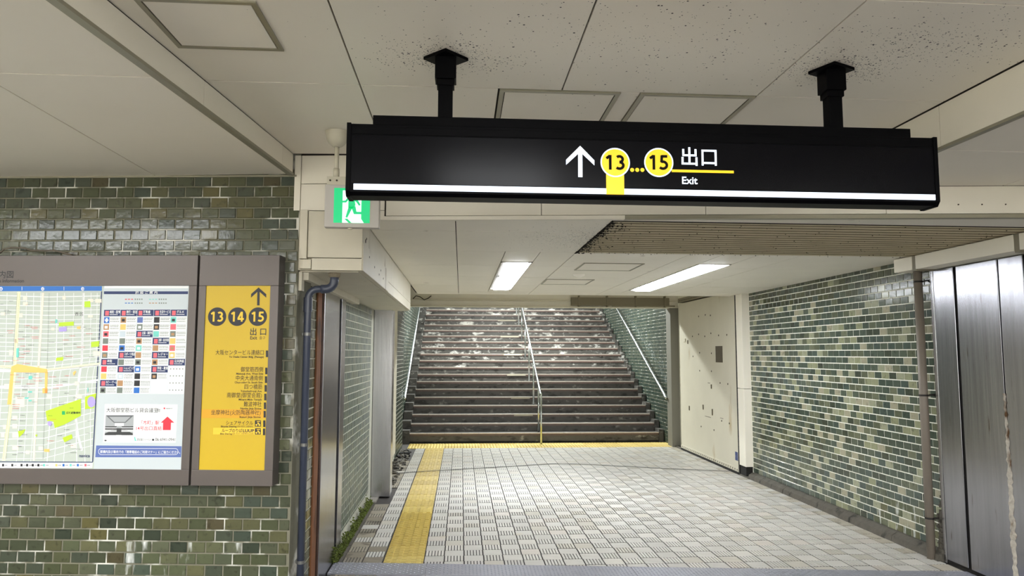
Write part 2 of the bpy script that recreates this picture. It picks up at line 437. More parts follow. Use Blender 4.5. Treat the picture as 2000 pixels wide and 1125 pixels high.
# the beam face between the two levels, in lengths
bm_ = struct(MB().prism([(beamx(-3.2) - .02, -3.2), (beamx(-3.2) - .001, -3.2), (beamx(4.18) - .001, 4.18), (beamx(4.18) - .02, 4.18)], ZL - 0.0, ZM + .02, 'z', joint).build('trim_1', None, fix=True))
segs = [-3.2, -1.7, -0.2, 1.55, 3.05, 4.0, 4.175]
for a, b in zip(segs[:-1], segs[1:]):
    MB().prism([(beamx(a), a + .0015), (beamx(a) + .006, a + .0015), (beamx(b) + .006, b - .0015), (beamx(b), b - .0015)], ZL + 0.004, ZM - 0.006, 'z', cream_wall).build('fascia_panel', None, bm_, fix=True)
MB().prism([(beamx(-3.2) - .022, -3.2), (beamx(-3.2) + .010, -3.2), (beamx(4.18) + .010, 4.18), (beamx(4.18) - .022, 4.18)], ZL - 0.008, ZL + 0.006, 'z', alu).build('edge_strip', None, bm_, fix=True)
# strip along the top of the tiled board wall
MBt = box_B(MB(), -4.0, -0.02, 0.0, 0.016, ZL - 0.010, ZL + 0.0, alu); struct(MBt.build('trim_2', None))

# fascia over the corridor mouth (plane fy), in panels
wf = struct(MB().prism([(-0.99, fy(-.99) + .012), (3.69, fy(3.69) + .012), (3.69, fy(3.69) + .12), (-0.99, fy(-.99) + .12)], ZC + 0.0135, ZM + .02, 'z', joint).build('wall_front', None, fix=True))
def fpanel(x0, x1, z0, z1, off=0.0, name='fascia_panel', m=cream_wall, g=.002):
    return MB().prism([(x0 + g, fy(x0) - off), (x1 - g, fy(x1) - off), (x1 - g, fy(x1) + .012), (x0 + g, fy(x0) + .012)], z0 + g, z1 - g, 'z', m).build(name, None, wf, fix=True)
fpanel(-0.985, -0.945, 2.385, ZM - .004, .004)
fpanel(-0.945, -0.45, 2.545, ZM - .004); fpanel(-0.945, -0.45, 2.385, 2.545)
for a, b in ((-0.45, 0.435), (0.435, 1.322), (1.322, 2.21)): fpanel(a, b, 2.475, ZM - .004)
for a, b in ((-0.445, 0.455), (0.455, 1.39), (1.39, 2.40), (2.40, 3.46), (3.46, 3.69)):
    fpanel(a, b, 2.352, 2.472 if b < 2.3 else ZS)
fpanel(-0.945, -0.45, 2.345, 2.385, .002)
# aluminium angle at the lower edge, in lengths
for a, b in ((-0.56, 0.93), (0.93, 3.55)):
    MB().prism([(a + .001, fy(a) - .012), (b - .001, fy(b) - .012), (b - .001, fy(b) + .03), (a + .001, fy(a) + .03)], ZC - .006, ZC + 0.016, 'z', alu if a > 0 else cream_wall).build('edge_strip', None, wf, fix=True)
bolt = mat('bolt_dark', (60, 52, 40), 0.6, 0.5)
sc = MB()
for x in [1.5 + .13 * i for i in range(15)]:
    c = Vector((x, fy(x) - .001, 2.405)); sc.tube([c + Vector((0, .002, 0)), c - Vector((0, .003, 0))], 0.004, 6, bolt)
sc.build('screw_heads', None, wf, kind='stuff')

# right soffit and the face joining it to the main ceiling
sr = struct(MB().box(2.225, 3.72, -3.2, 3.95, ZS + 0.012, ZS + 0.1, joint).build('ceiling_right', None))
ysr = [-3.2, -2.25, -1.35, -0.45, 0.45, 1.35, 2.25, 3.13]
for a, b in zip(ysr[:-1], ysr[1:]):
    panel(sr, [(2.225, a), (3.05, a), (3.05, b), (2.225, b)], ZS); panel(sr, [(3.05, a), (3.69, a), (3.69, b), (3.05, b)], ZS)
panel(sr, [(2.225, 3.13), (3.05, 3.13), (3.05, fy(3.05)), (2.225, fy(2.225))], ZS)
panel(sr, [(3.05, 3.13), (3.69, 3.13), (3.69, fy(3.69)), (3.05, fy(3.05))], ZS)
tr3 = struct(MB().box(2.222, 2.24, -3.2, 3.9, ZS, ZM + .02, joint).build('trim_3', None))
for a, b in zip([-3.2, -1.4, 0.4, 1.65, 3.105], [-1.4, 0.4, 1.65, 3.105, 3.88]):
    MB().box(2.212, 2.222, a + .0015, b - .0015, ZS + .004, ZM - .006, cream_wall).build('fascia_panel', None, tr3)
MB().box(2.204, 2.232, -3.2, 3.87, ZS - .007, ZS + .006, alu).build('edge_strip', None, tr3)

# corridor ceiling
cc = struct(MB().prism([(-0.6, fy(-.6) + .02), (3.72, fy(3.72) + .02), (3.72, 9.4), (-0.6, 9.4)], ZC + .012, ZC + .12, 'z', joint).build('ceiling_corridor', None, fix=True))
cx = [-0.577, -0.04, 0.875, 1.775, 2.675, 3.69]; cy = [4.52, 5.415, 6.31, 7.22, 8.12, 9.02, 9.4]
GX0, GX1, GY0, GY1 = 0.875, 3.66, 4.09, 5.44
Lx = [(0.33, 0.60, 6.02, 8.62), (2.04, 2.33, 6.02, 8.62)]      # the two lamps
def cut(q, h):   # rectangle q minus rectangle h -> list of rectangles
    a0, a1, b0, b1 = q; c0, c1, d0, d1 = h
    if c0 >= a1 or c1 <= a0 or d0 >= b1 or d1 <= b0: return [q]
    out = []
    if c0 > a0: out.append((a0, c0, b0, b1))
    if c1 < a1: out.append((c1, a1, b0, b1))
    m0, m1 = max(a0, c0), min(a1, c1)
    if d0 > b0: out.append((m0, m1, b0, d0))
    if d1 < b1: out.append((m0, m1, d1, b1))
    return out
for i in range(5):
    rects = [(cx[i], cx[i + 1], a, b) for a, b in zip(cy[:-1], cy[1:])]
    for h in [(GX0, GX1, 0, GY1)] + Lx: rects = [r for q in rects for r in cut(q, h)]
    for (a, b, c, d) in rects:
        if b - a > .01 and d - c > .01: panel(cc, [(a, c), (b, c), (b, d), (a, d)], ZC, m=cream_low, g=.003)
for i in range(2):
    panel(cc, [(cx[i], fy(cx[i]) + .03), (cx[i + 1], fy(cx[i + 1]) + .03), (cx[i + 1], 4.52), (cx[i], 4.52)], ZC, m=cream_low, g=.003)
panel(cc, [(0.875, fy(.875) + .03), (3.69, fy(3.69) + .03), (3.69, 4.085), (0.875, 4.085)], ZC, m=cream_low, g=.003)
MB().box(-0.6, 3.72, 9.4, 9.43, ZC, 2.75, cream_wall).build('edge_face', None, cc)

# ventilation grille
grille_shade = mat('grille_side_shade', (104, 94, 72), 0.9)  # slat sides painted darker, standing in for the shade between the slats
grille_m = mat('grille_paint', (196, 186, 158), 0.55, var=0.15, scale=10, stain=((34, 28, 20), 0.33, 40, (0.6, 1, 1)))
gt = thing('ceiling_grille', 'long slatted air grille with soot on its left edge, set in the corridor ceiling', 'air grille')
MB().box(GX0, GX1, GY0, GY1, ZC + .038, ZC + .045, dark).build('backing', None, gt)
ns = 15; p_ = (GY1 - GY0) / ns
for i in range(ns):
    y0 = GY0 + p_ * i + 0.003
    MB().prism([(y0, ZC - .008), (y0 + .006, ZC - .008), (y0 + .010, ZC + .001), (y0 + p_ * .74, ZC + .001), (y0 + p_ * .74, ZC + .036), (y0, ZC + .036)], GX0 + .012, GX1 - .01, 'x', grille_m).box(GX0 + .013, GX1 - .011, y0 + .0102, y0 + p_ * .74 + .0015, ZC + .0015, ZC + .0355, grille_shade).box(GX0 + .013, GX1 - .011, y0 - .0015, y0 + .01, ZC + .001, ZC + .0355, grille_shade).build('slat', None, gt, fix=True)
MB().box(GX0, GX1, GY0 - .006, GY0 + .004, ZC - .004, ZC + .03, dark).box(GX0, GX0 + .008, GY0, GY1, ZC - .002, ZC + .045, dark).build('shadow_gap_frame', None, gt)
soot = MB(); rs = random.Random(11); soot_m = mat('soot', (22, 18, 14), 1.0)
for i in range(640):
    k = rs.random(); y = GY0 + rs.random() * (GY1 - GY0); x = GX0 + abs(rs.gauss(0, 0.035)) * (1.0 if rs.random() < .8 else 2.5) - 0.008
    r = rs.uniform(.002, .006)
    if i > 380: x = GX0 + rs.random() ** 1.5 * 2.6; y = GY1 - rs.random() ** 1.6 * (GY1 - GY0); r = rs.uniform(.0015, .0035); a = rs.random() * 3
    q = [(x + r * math.cos(a + t) * rs.uniform(.7, 1.6), y + r * math.sin(a + t) * rs.uniform(.7, 1.8)) for t in (0, 1.2, 2.5, 3.8, 5.0)]
    soot.prism(q, ZC - .0075, ZC - .0035, 'z', soot_m)
soot.build('soot', None, gt, kind='stuff', fix=True)

# bulkhead on the left of the corridor
XB = -0.577; ZB = 2.035
bh = struct(MB().box(XL, XB - .004, 4.215, 8.15, ZB + .004, ZC + .3, cream_old).build('trim_4', None))
def bpan(x0, x1, y0, y1, z0, z1, name='bulkhead_panel', m=cream_old, bv=.0015): return MB().box(x0, x1, y0, y1, z0, z1, m).build(name, None, bh, bevel=bv)
bpan(-0.89, XB - .001, 4.175, 4.215, 2.108, 2.38); bpan(-0.865, XB - .001, 4.175, 4.215, ZB, 2.104)
bpan(-0.935, -0.893, 4.165, 4.215, 2.10, 2.385, 'cracked_strip'); bpan(-0.935, -0.868, 4.172, 4.215, ZB + .008, 2.096)
bpan(XB - .004, XB, 4.18, 6.1, 2.12, ZC); bpan(XB - .004, XB, 6.103, 8.15, 2.12, ZC)
bpan(XB - .006, XB + .006, 4.18, 5.62, ZB, 2.2, 'flange'); bpan(XB - .004, XB, 5.63, 8.15, ZB, 2.118)
bpan(-0.96, XB - .03, 4.25, 5.45, ZB - .003, ZB + .004, 'soffit_panel'); bpan(-0.96, XB - .03, 5.455, 8.15, ZB - .003, ZB + .004, 'soffit_panel')
sc = MB()
for y, z in ((4.26, 2.22), (4.45, 2.15), (4.72, 2.12), (4.98, 2.10), (5.08, 2.14), (5.25, 2.10), (4.3, 2.24)):
    sc.tube([(XB + .005, y, z), (XB + .0075, y, z)], 0.007 if y > 4.27 else .012, 8, dark)
sc.build('screw_holes', None, bh)
# small cream rail above the steel column
bpan(-0.962, -0.90, 4.27, 6.4, ZB - .05, ZB - .004, 'rail'); bpan(-0.962, -0.93, 4.23, 4.30, ZB - .115, ZB - .004, 'bracket_plate')

# ------------------------------------------------------------------ corridor beyond the low ceiling: lintel and stairwell shell
lint = struct(MB().box(-1.0, 3.7, 12.02, 12.2, 2.335, 2.78, cream_wall).build('trim_5', None))
MB().box(-1.0, 3.7, 11.99, 12.02, 2.335, 2.352, cream_old).build('lower_edge', None, lint)
MB().box(-1.0, 3.7, 11.985, 12.02, 2.43, 2.455, cream_old).build('upper_edge', None, lint)
struct(MB().box(-1.1, 3.8, 9.43, 12.2, 2.72, 2.8, cream_wall).build('ceiling_over_doors', None))
duct_m = mat('grey_brown_duct', (120, 112, 92), 0.6)
cd_ = thing('cable_duct', 'grey brown cable duct with straps on the beam over the stairs', 'duct')
pa, pb = onY(1115, 581, 11.98), onY(1306, 598, 11.98)
MB().box(pa.x, pb.x, 11.93, 11.985, pb.z, pa.z).build('duct_body', duct_m, cd_, bevel=.004)
for px in (1131, 1186, 1242, 1299):
    q = onY(px, 590, 11.93); MB().box(q.x - .012, q.x + .012, 11.915, 11.985, 2.345, pa.z + .03).build('strap', duct_m, cd_)
q0 = onY(1195, 600, 11.95).x
tg = MB().tube([(q0, 11.95, 2.365), (3.62, 11.95, 2.365)], 0.012, 8, duct_m).build('cable', None, cd_)

# stairwell walls (tiled) and sloping ceiling
RISE, TREAD, YS0, ZS1 = 0.138, 0.30, 12.72, 0.165
NST = 24
ytop = YS0 + TREAD * NST; ztop = ZS1 + RISE * NST
swl = struct(MB().box(-1.35, -1.05, 12.2, ytop + 3, 0, ztop + 3, grout_d).build('wall_stair_left', None))
swr = struct(MB().box(3.62, 3.92, 12.2, ytop + 3, 0, ztop + 3, grout_d).build('wall_stair_right', None))
zst = lambda y: max(0, (y - YS0) * RISE / TREAD)
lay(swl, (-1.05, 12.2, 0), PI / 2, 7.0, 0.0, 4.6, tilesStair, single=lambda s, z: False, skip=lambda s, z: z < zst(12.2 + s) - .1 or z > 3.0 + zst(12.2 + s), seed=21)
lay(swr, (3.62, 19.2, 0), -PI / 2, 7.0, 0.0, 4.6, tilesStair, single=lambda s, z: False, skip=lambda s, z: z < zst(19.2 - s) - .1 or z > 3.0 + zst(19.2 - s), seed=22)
struct(MB().prism([(12.2, 2.75), (ytop, ztop + 2.5), (ytop, ztop + 2.6), (12.2, 2.85)], -1.1, 3.7, 'x', cream_wall).build('ceiling_stairwell', None, fix=True))
struct(MB().box(-1.1, 3.7, ytop + 2, ytop + 2.2, 0, ztop + 3, cream_wall).build('wall_back', None))
struct(MB().box(-1.1, 3.7, ytop, ytop + 2, ztop - .2, ztop, concrete).build('floor_landing', None))
# jambs of the stair opening
struct(MB().box(3.55, 3.7, 11.99, 12.25, 0, 2.335, mat('grey_jamb', (110, 108, 98), 0.6)).build('trim_6', None))
struct(MB().box(-1.06, -0.968, 12.2, 12.26, 0, 2.335, dark).build('trim_7', None))

# ------------------------------------------------------------------ stairs
def stone_mat():
    m = mat('old_stair_stone', (72, 70, 66), 0.45, var=0.3, scale=7, stretch=(1, 1, 2), bump=0.2, bscale=30,
            stain=[((34, 31, 27), 0.46, 6, (1, 1, 2)), ((140, 138, 132), 0.39, 9, (0.8, 1, 1.4))])
    # lime bloom on the risers round the middle of the flight
    nt = m.node_tree; N = nt.nodes; L = nt.links; b = N['Principled BSDF']; base = b.inputs['Base Color'].links[0].from_socket
    geo = N.new('ShaderNodeNewGeometry'); sp = N.new('ShaderNodeSeparateXYZ'); L.new(geo.outputs['Position'], sp.inputs[0])
    mr = N.new('ShaderNodeMapRange'); mr.interpolation_type = 'SMOOTHSTEP'
    L.new(sp.outputs[2], mr.inputs[0]); mr.inputs[1].default_value = 0.7; mr.inputs[2].default_value = 1.8; mr.inputs[3].default_value = 0; mr.inputs[4].default_value = 0.13
    mp = N.new('ShaderNodeMapping'); mp.inputs['Scale'].default_value = (1, 1, 1.8); L.new(geo.outputs['Position'], mp.inputs[0])
    n = N.new('ShaderNodeTexNoise'); n.inputs['Scale'].default_value = 4.5; n.inputs['Detail'].default_value = 9; n.inputs['Roughness'].default_value = .65; L.new(mp.outputs[0], n.inputs['Vector'])
    ad = N.new('ShaderNodeMath'); L.new(n.outputs['Fac'], ad.inputs[0]); L.new(mr.outputs[0], ad.inputs[1])
    r = N.new('ShaderNodeValToRGB'); r.color_ramp.elements[0].position = .66; r.color_ramp.elements[1].position = .76; L.new(ad.outputs[0], r.inputs[0])
    x = N.new('ShaderNodeMix'); x.data_type = 'RGBA'; L.new(r.outputs[0], x.inputs[0]); L.new(base, x.inputs[6]); x.inputs[7].default_value = (*lin((190, 188, 182)), 1)
    L.new(x.outputs[2], b.inputs['Base Color']); return m
stone = stone_mat()
nos_m = mat('brown_nosing_tile', (88, 70, 64), 0.4, var=0.25, scale=12)
lip_m = mat('worn_nosing_lip', (184, 172, 160), 0.4, var=0.3, scale=16)
pale_m = mat('pale_patch', (176, 168, 150), 0.6)
st = thing('staircase', 'wide dark stone staircase with brown nosings and lime stains rising behind the corridor', 'stairs', (0, YS0, 0))
def stepz(k): return ZS1 + RISE * (k - 1)
SX0, SX1 = -0.88, 3.52
me_n = MB(); nw = 0.3; x = 0.0
while x < SX1 - SX0 - .01:
    x2 = min(x + nw, SX1 - SX0)
    me_n.prism([(-.012, -.042), (-.012, -.006), (-.006, 0.0), (0.0, 0.002), (0.05, 0.002), (0.05, -.042)], x + .002, x2 - .002, 'x', nos_m); x = x2
me_n = me_n.mesh('nosing')
me_l = MB(); x = 0.0
while x < SX1 - SX0 - .01:
    x2 = min(x + nw, SX1 - SX0); me_l.box(x + .002, x2 - .002, -.014, 0.012, -.010, .0035, lip_m); x = x2
me_l = me_l.mesh('nosing_lip')
me_s = MB().box(0, SX1 - SX0, 0, 0.34, -RISE - .03, -.001, stone).mesh('step')
me_c = MB().box(0.012, 0.163, -.02, 0.285, -RISE * 1.5, .055, stone).mesh('curb_block')
me_c2 = MB().box(0, 0.082, -.02, 0.285, -RISE * 1.5, .055, stone).mesh('curb_block')
for k in range(1, NST + 1):
    y = (k - 1) * TREAD; z = stepz(k)
    s_ = inst('step', me_s, st, (SX0, y, z))
    inst('nosing', me_n, s_, (0, 0, 0)); inst('nosing_lip', me_l, s_, (0, 0, 0))
    inst('curb_block', me_c, st, (SX0 - .165, y, z)); inst('curb_block', me_c2, st, (SX1 + .002, y, z))
MB().box(SX0 - .153, SX1 + .084, 0.0, 0.34, -.02, stepz(1) - RISE, stone).build('base_course', None, st)
for k in (3, 5, 8, 11, 14, 17):    # pale worn slips beside the middle rail
    y = (k - 1) * TREAD; MB().box(1.0 - .02 * k / 3, 1.33, y - .016, y + .02, stepz(k) - .03, stepz(k) + .005, pale_m).build('worn_slip', None, st)

# handrails
rail_m = mat('stainless_rail', (198, 204, 204), 0.2, 1.0)
sl_ = RISE / TREAD
def ztread(y):   # height of the step surface at world y
    k = int(math.floor((y - YS0) / TREAD + 1e-6)) + 1
    return 0 if k < 1 else stepz(k)
XM = 1.39
hm = thing('handrail', 'stainless handrail with posts up the middle of the stairs', 'handrail', (XM, 12.48, 0))
pts = [(0, 0, 0.845), (0, 0.12, 0.86)] + [(0, 0.16 + t, 0.88 + t * sl_) for t in (0.1, 2, 4, 6.2)]
MB().tube(pts, 0.022, 12).build('rail', rail_m, hm, smooth=True)
for i, dy in enumerate((0.0, 0.42, 1.32, 2.22, 3.12, 4.02, 4.92, 5.6)):
    yb = 12.48 + dy; zb = ztread(yb); zt = 0.845 if dy == 0 else 0.86 + (dy - .14) * sl_
    MB().tube([(0, dy, zb), (0, dy, zt)], 0.017, 10).build('post', rail_m, hm, smooth=True)
def siderail(x, wallx, label):
    h = thing('handrail', label, 'handrail', (x, 12.2, 0.8))
    MB().tube([(0, 0, 0), (0, 0.05, 0.01)] + [(0, .05 + t, 0.02 + t * sl_) for t in (0.1, 2, 4, 6.5)], 0.021, 12).build('rail', rail_m, h, smooth=True)
    for t in (0.15, 1.6, 3.1, 4.6):
        z = .02 + t * sl_; MB().tube([(0, .05 + t, z), (0, .05 + t, z - .06), (wallx - x, .05 + t, z - .06)], 0.008, 8).build('wall_bracket', rail_m, h)
siderail(-0.935, -1.05, 'stainless handrail along the left wall of the stairs')
siderail(3.52, 3.62, 'stainless handrail along the right wall of the stairs')

# ------------------------------------------------------------------ floor
floor_base = mat('floor_grout', (58, 54, 52), 0.85, var=0.25, scale=9)
fl = struct(MB().box(-4.6, 4.1, -3.2, 12.8, -0.12, -0.006, floor_base).build('floor', None))
ft = [mat('cream_floor_tile_%d' % i, c, 0.38, var=0.08, scale=9, stain=((190, 182, 166), 0.36, 5, (1, 1, 1))) for i, c in enumerate(
    [(190, 188, 182), (186, 184, 178), (194, 191, 184), (182, 180, 174), (190, 184, 176), (182, 178, 168)])]
fte = mat('grimy_floor_tile', (172, 166, 152), 0.5, var=0.2, scale=9, stain=((96, 90, 78), 0.42, 5, (1, 1, 1)))
ftd = [mat('worn_floor_tile_%d' % i, c, 0.5, var=0.25, scale=9, stain=((84, 78, 66), 0.45, 5, (1, 1, 1))) for i, c in enumerate([(150, 143, 128), (134, 127, 113)])]
groove = mat('tile_groove', (40, 38, 37), 0.9)
TS = 0.150
def bar_tile(m, mb=None, T=None):
    mb = mb or MB(); a = TS / 2 - .0034
    P = lambda *p: tuple(T @ Vector(p)) if T is not None else p
    mb.face([P(-a, -a, -.0015), P(a, -a, -.0015), P(a, a, -.0015), P(-a, a, -.0015)], groove)
    n = 6; pw = 2 * a / n
    for i in range(n):
        x0 = -a + pw * i + .0034; x1 = x0 + pw - .0068; y0, y1 = -a + .004, a - .004
        mb.box(x0, x1, y0, y1, -.002, .003, m, T, bottom=False)
    return mb
def rib_tile(m, mb=None, T=None):
    mb = mb or MB(); a = TS / 2 - .0034
    P = lambda *p: tuple(T @ Vector(p)) if T is not None else p
    mb.face([P(-a, -a, .0), P(a, -a, .0), P(a, a, .0), P(-a, a, .0)], m)
    n = 9; pw = 2 * a / n
    for i in range(n):
        y0 = -a + pw * i; 
        mb.face([P(-a, y0 + .002, 0), P(a, y0 + .002, 0), P(a, y0 + .004, .0022), P(-a, y0 + .004, .0022)], m)
        mb.face([P(-a, y0 + .004, .0022), P(a, y0 + .004, .0022), P(a, y0 + pw - .004, .0022), P(-a, y0 + pw - .004, .0022)], m)
        mb.face([P(-a, y0 + pw - .004, .0022), P(a, y0 + pw - .004, .0022), P(a, y0 + pw - .002, 0), P(-a, y0 + pw - .002, 0)], m)
    return mb
meshes = {}
def tmesh(kind, m):
    if (kind, m.name) not in meshes: meshes[(kind, m.name)] = (bar_tile if kind else rib_tile)(m).mesh('floor_tile')
    return meshes[(kind, m.name)]
PL = lambda x: 5.50 - 0.125 * (x + 0.27) * 0.9      # far edge of the tread plate
rt = random.Random(5)
cells = []
NC = 26
x_cols = [(-0.875 + TS * .5, 'L0'), (-0.725 + TS * .5, 'L1')] + [(-0.265 + TS * (i + .5), i) for i in range(NC)]
for (xc, tagc) in x_cols:
    ci = round((xc + 0.265) / TS - .5) if not isinstance(tagc, str) else (0 if tagc == 'L1' else 1)
    j = 0; yc = 12.02 - TS / 2
    while yc > 4.3:
        rowi = j
        if abs(yc - 9.88) < .0: pass
        ok = not (PL(xc) - .20 < yc < PL(xc) - .07)
        if tagc in ('L0',) and 7.70 < yc < 8.6: ok = False
        if tagc == 'L0' and yc > 10.6: ok = False
        if xc > XR - .12: ok = False
        if ok: cells.append((yc, xc, (rowi + ci) % 2, tagc))
        yc -= TS; j += 1
cells.sort(key=lambda q: q[0] if q[0] > 5.0 else q[0] + 100)
nI = 0; big = MB()
for (yc, xc, kind, tg_) in cells:
    edge = (isinstance(tg_, str) and (tg_ == 'L0' or yc < 6.0)) or (xc > 3.45 and rt.random() < .6)
    m = rt.choice(ftd) if edge and rt.random() < .8 else rt.choices(ft, [4, 4, 3, 2, 1, 1.5])[0]
    if xc > 3 and edge and m in ftd: m = fte
    loc = (xc, yc + rt.uniform(-.001, .001), rt.uniform(-.0004, .0004)); rot = (rt.gauss(0, .002), rt.gauss(0, .002), rt.gauss(0, .002))
    if nI < 300 and yc > 5.0:
        inst('floor_tile', tmesh(kind, m), fl, loc, rot); nI += 1
    else:
        T = Matrix.Translation(loc) @ Matrix.Rotation(rot[2], 4, 'Z'); (bar_tile if kind else rib_tile)(m, big, T)
big.build('tile_field', None, fl, kind='stuff')
# yellow guide tiles
yl = [mat('yellow_tactile_%d' % i, c, 0.5, var=0.16, scale=14, stain=((134, 116, 52), 0.38, 16, (1, 1, 1))) for i, c in enumerate([(184, 160, 76), (174, 150, 66), (194, 172, 90)])]
ylg = mat('yellow_groove', (92, 78, 38), 0.8)
def tactile(m, mb=None):
    mb = mb or MB(); a = .148
    mb.box(-a, a, -a, a, -.006, .0015, m)
    for i in range(4):
        xc = -a + 2 * a * (i + .5) / 4; w2 = .0155
        for (y0, y1) in ((-.138, -.072), (-.068, -.002), (.002, .068), (.072, .138)):
            n = len(mb.v); k = mb._m(m); e = .004
            mb.v += [(xc - w2 - e, y0, .0015), (xc + w2 + e, y0, .0015), (xc + w2 + e, y1, .0015), (xc - w2 - e, y1, .0015),
                     (xc - w2, y0 + e * .5, .0075), (xc + w2, y0 + e * .5, .0075), (xc + w2, y1 - e * .5, .0075), (xc - w2, y1 - e * .5, .0075)]
            for f in ((4, 5, 6, 7), (0, 1, 5, 4), (1, 2, 6, 5), (2, 3, 7, 6), (3, 0, 4, 7)): mb.f.append(tuple(n + q for q in f)); mb.mi.append(k)
    for t in (-.07, 0, .07): mb.box(-a, a, t - .0012, t + .0012, .0012, .002, ylg)
    return mb
def dots(m, nx=6, ny=6):
    mb = MB(); a = .148; mb.box(-a, a, -a, a, -.006, .0015, m)
    for i in range(nx):
        for j in range(ny):
            cx_, cy_ = -a + 2 * a * (i + .5) / nx, -a + 2 * a * (j + .5) / ny
            n = len(mb.v); k = mb._m(m)
            for r, z in ((.016, .0015), (.010, .0065)):
                for q in range(6): mb.v.append((cx_ + r * math.cos(q * PI / 3), cy_ + r * math.sin(q * PI / 3), z))
            for q in range(6): mb.f.append((n + q, n + (q + 1) % 6, n + 6 + (q + 1) % 6, n + 6 + q)); mb.mi.append(k)
            mb.f.append(tuple(n + 6 + q for q in range(6))); mb.mi.append(k)
    return mb
ym = [tactile(m).mesh('tactile_tile') for m in yl]; yd = [dots(m).mesh('tactile_tile') for m in yl]
y = 12.02 - .15; XY = -0.418
while y > 4.6:
    if y - .15 > PL(XY) - .2 or y + .15 < PL(XY) - .1: inst('tactile_tile', rt.choice(ym), fl, (XY, y, 0), (0, 0, rt.gauss(0, .002)))
    y -= .3
x = -0.418 - .3
while x < 3.55:
    for yy in (12.175, 12.477):
        inst('tactile_tile', rt.choice(yd), fl, (x, yy, 0))
    x += .3
# border stone before the first step, expansion joint across the floor
MB().box(-1.0, 3.6, 12.63, 12.72, -.006, .002, concrete).build('border_stone', None, fl)
gap = MB(); gp = [(770, 925), (860, 919), (1000, 911), (1080, 906), (1140, 907), (1334, 917), (1444, 921)]
W = [onZ(px, py, 0.004) for px, py in gp]
for a, b in zip(W[:-1], W[1:]): gap.face([(a.x, a.y - .016, .0085), (b.x, b.y - .016, .0085), (b.x, b.y + .016, .0085), (a.x, a.y + .016, .0085)])
gap.build('expansion_joint', mat('joint_sealant', (50, 46, 44), 0.9), fl)
# left edge of the floor: dirty concrete, the open gutter, the sill under the steel post
MB().box(-0.902, -0.877, 5.2, 7.75, -.03, .002, concrete).build('gutter_edge', None, fl)
MB().box(-0.965, -0.877, 7.75, 8.6, -.02, .012, mat('grey_sill', (140, 136, 128), .8, var=.2)).build('door_sill', None, fl)
rg = MB().box(-0.877, -0.575, 7.9, 8.5, -.006, .001, MATS['grey_sill']) if False else None
MB().box(-0.965, -0.80, 8.6, 12.0, -.03, -.002, concrete).build('gutter_edge', None, fl)
# debris in the dark gutter by the left door
db = MB(); rd = random.Random(9)
for i in range(160):
    x, y = rd.uniform(-.94, -.78), rd.uniform(8.7, 11.8); r = rd.uniform(.008, .03)
    T = Matrix.Translation((x, y, r * .3)) @ Matrix.Rotation(rd.random() * 3, 4, 'Z') @ Matrix.Rotation(rd.random(), 4, 'X')
    db.box(-r, r, -r * .6, r * .6, -r * .4, r * .4, rd.choice([concrete, groove]), T)
tag(db.build('gutter_debris', None), 'dark stone crumbs along the wall left of the yellow path', None, None, 'stuff')
# moss on the base of the left tiled wall
moss_m = mat('moss', (84, 96, 36), 1.0, var=.5, scale=50, stain=((40, 38, 18), .45, 30, (1, 1, 1)))
ms = MB(); rm = random.Random(2)
for i in range(1700):
    y = rm.uniform(5.53, 7.72); hgt = .10 * (0.5 + 0.5 * math.sin(y * 7) ** 2)
    z = abs(rm.gauss(0, hgt * .5)) - .005; x = XL + .031 + rm.random() * (.035 * max(0, 1 - z / .12)) ; r = rm.uniform(.004, .013)
    T = Matrix.Translation((x, y, z)) @ Matrix.Rotation(rm.random() * 6, 4, 'Z') @ Matrix.Rotation(rm.random() * 6, 4, 'X')
    n = len(ms.v); ms.v += [tuple(T @ Vector(p)) for p in ((r, 0, -r * .6), (-r * .5, r * .8, -r * .6), (-r * .5, -r * .8, -r * .6), (0, 0, r))]
    for f in ((0, 1, 3), (1, 2, 3), (2, 0, 3), (0, 2, 1)): ms.f.append(tuple(n + q for q in f)); ms.mi.append(0)
tag(ms.build('moss', moss_m), 'green moss growing along the gutter under the left tiled wall', None, None, 'stuff')

# tread plate across the corridor mouth
plate_m = mat('galvanised_tread_plate', (150, 152, 162), 0.35, 0.4, var=.15, scale=10)
tp = thing('tread_plate', 'galvanised steel tread plate strip across the floor at the corridor mouth', 'floor plate')
def quadY(x0, x1, w0, w1, z0, z1):
    return MB().prism([(x0, PL(x0) - w0), (x1, PL(x1) - w0), (x1, PL(x1) - w1), (x0, PL(x0) - w1)], z0, z1, 'z')
for a, b in ((-0.93, -0.24), (-0.24, 1.25), (1.25, 2.75), (2.75, 3.635)):
    quadY(a + .002, b - .002, .275, 0.0, -.005, .0092).build('plate', plate_m, tp, fix=True)
bp_ = MB(); x = -.915
i = 0
while x < 3.62:
    for j in range(10):
        yy = PL(x) - .018 - .026 * j; a = PI / 4 if (i + j) % 2 else -PI / 4
        T = Matrix.Translation((x, yy, .0092)) @ Matrix.Rotation(a, 4, 'Z'); n = len(bp_.v)
        bp_.v += [tuple(T @ Vector(p)) for p in ((-.011, 0, 0), (0, -.003, 0), (.011, 0, 0), (0, .003, 0), (0, 0, .003))]
        for f in ((0, 1, 4), (1, 2, 4), (2, 3, 4), (3, 0, 4)): bp_.f.append(tuple(n + q for q in f)); bp_.mi.append(0)
    x += .026; i += 1
bp_.build('tread_bumps', plate_m, tp, kind='stuff')

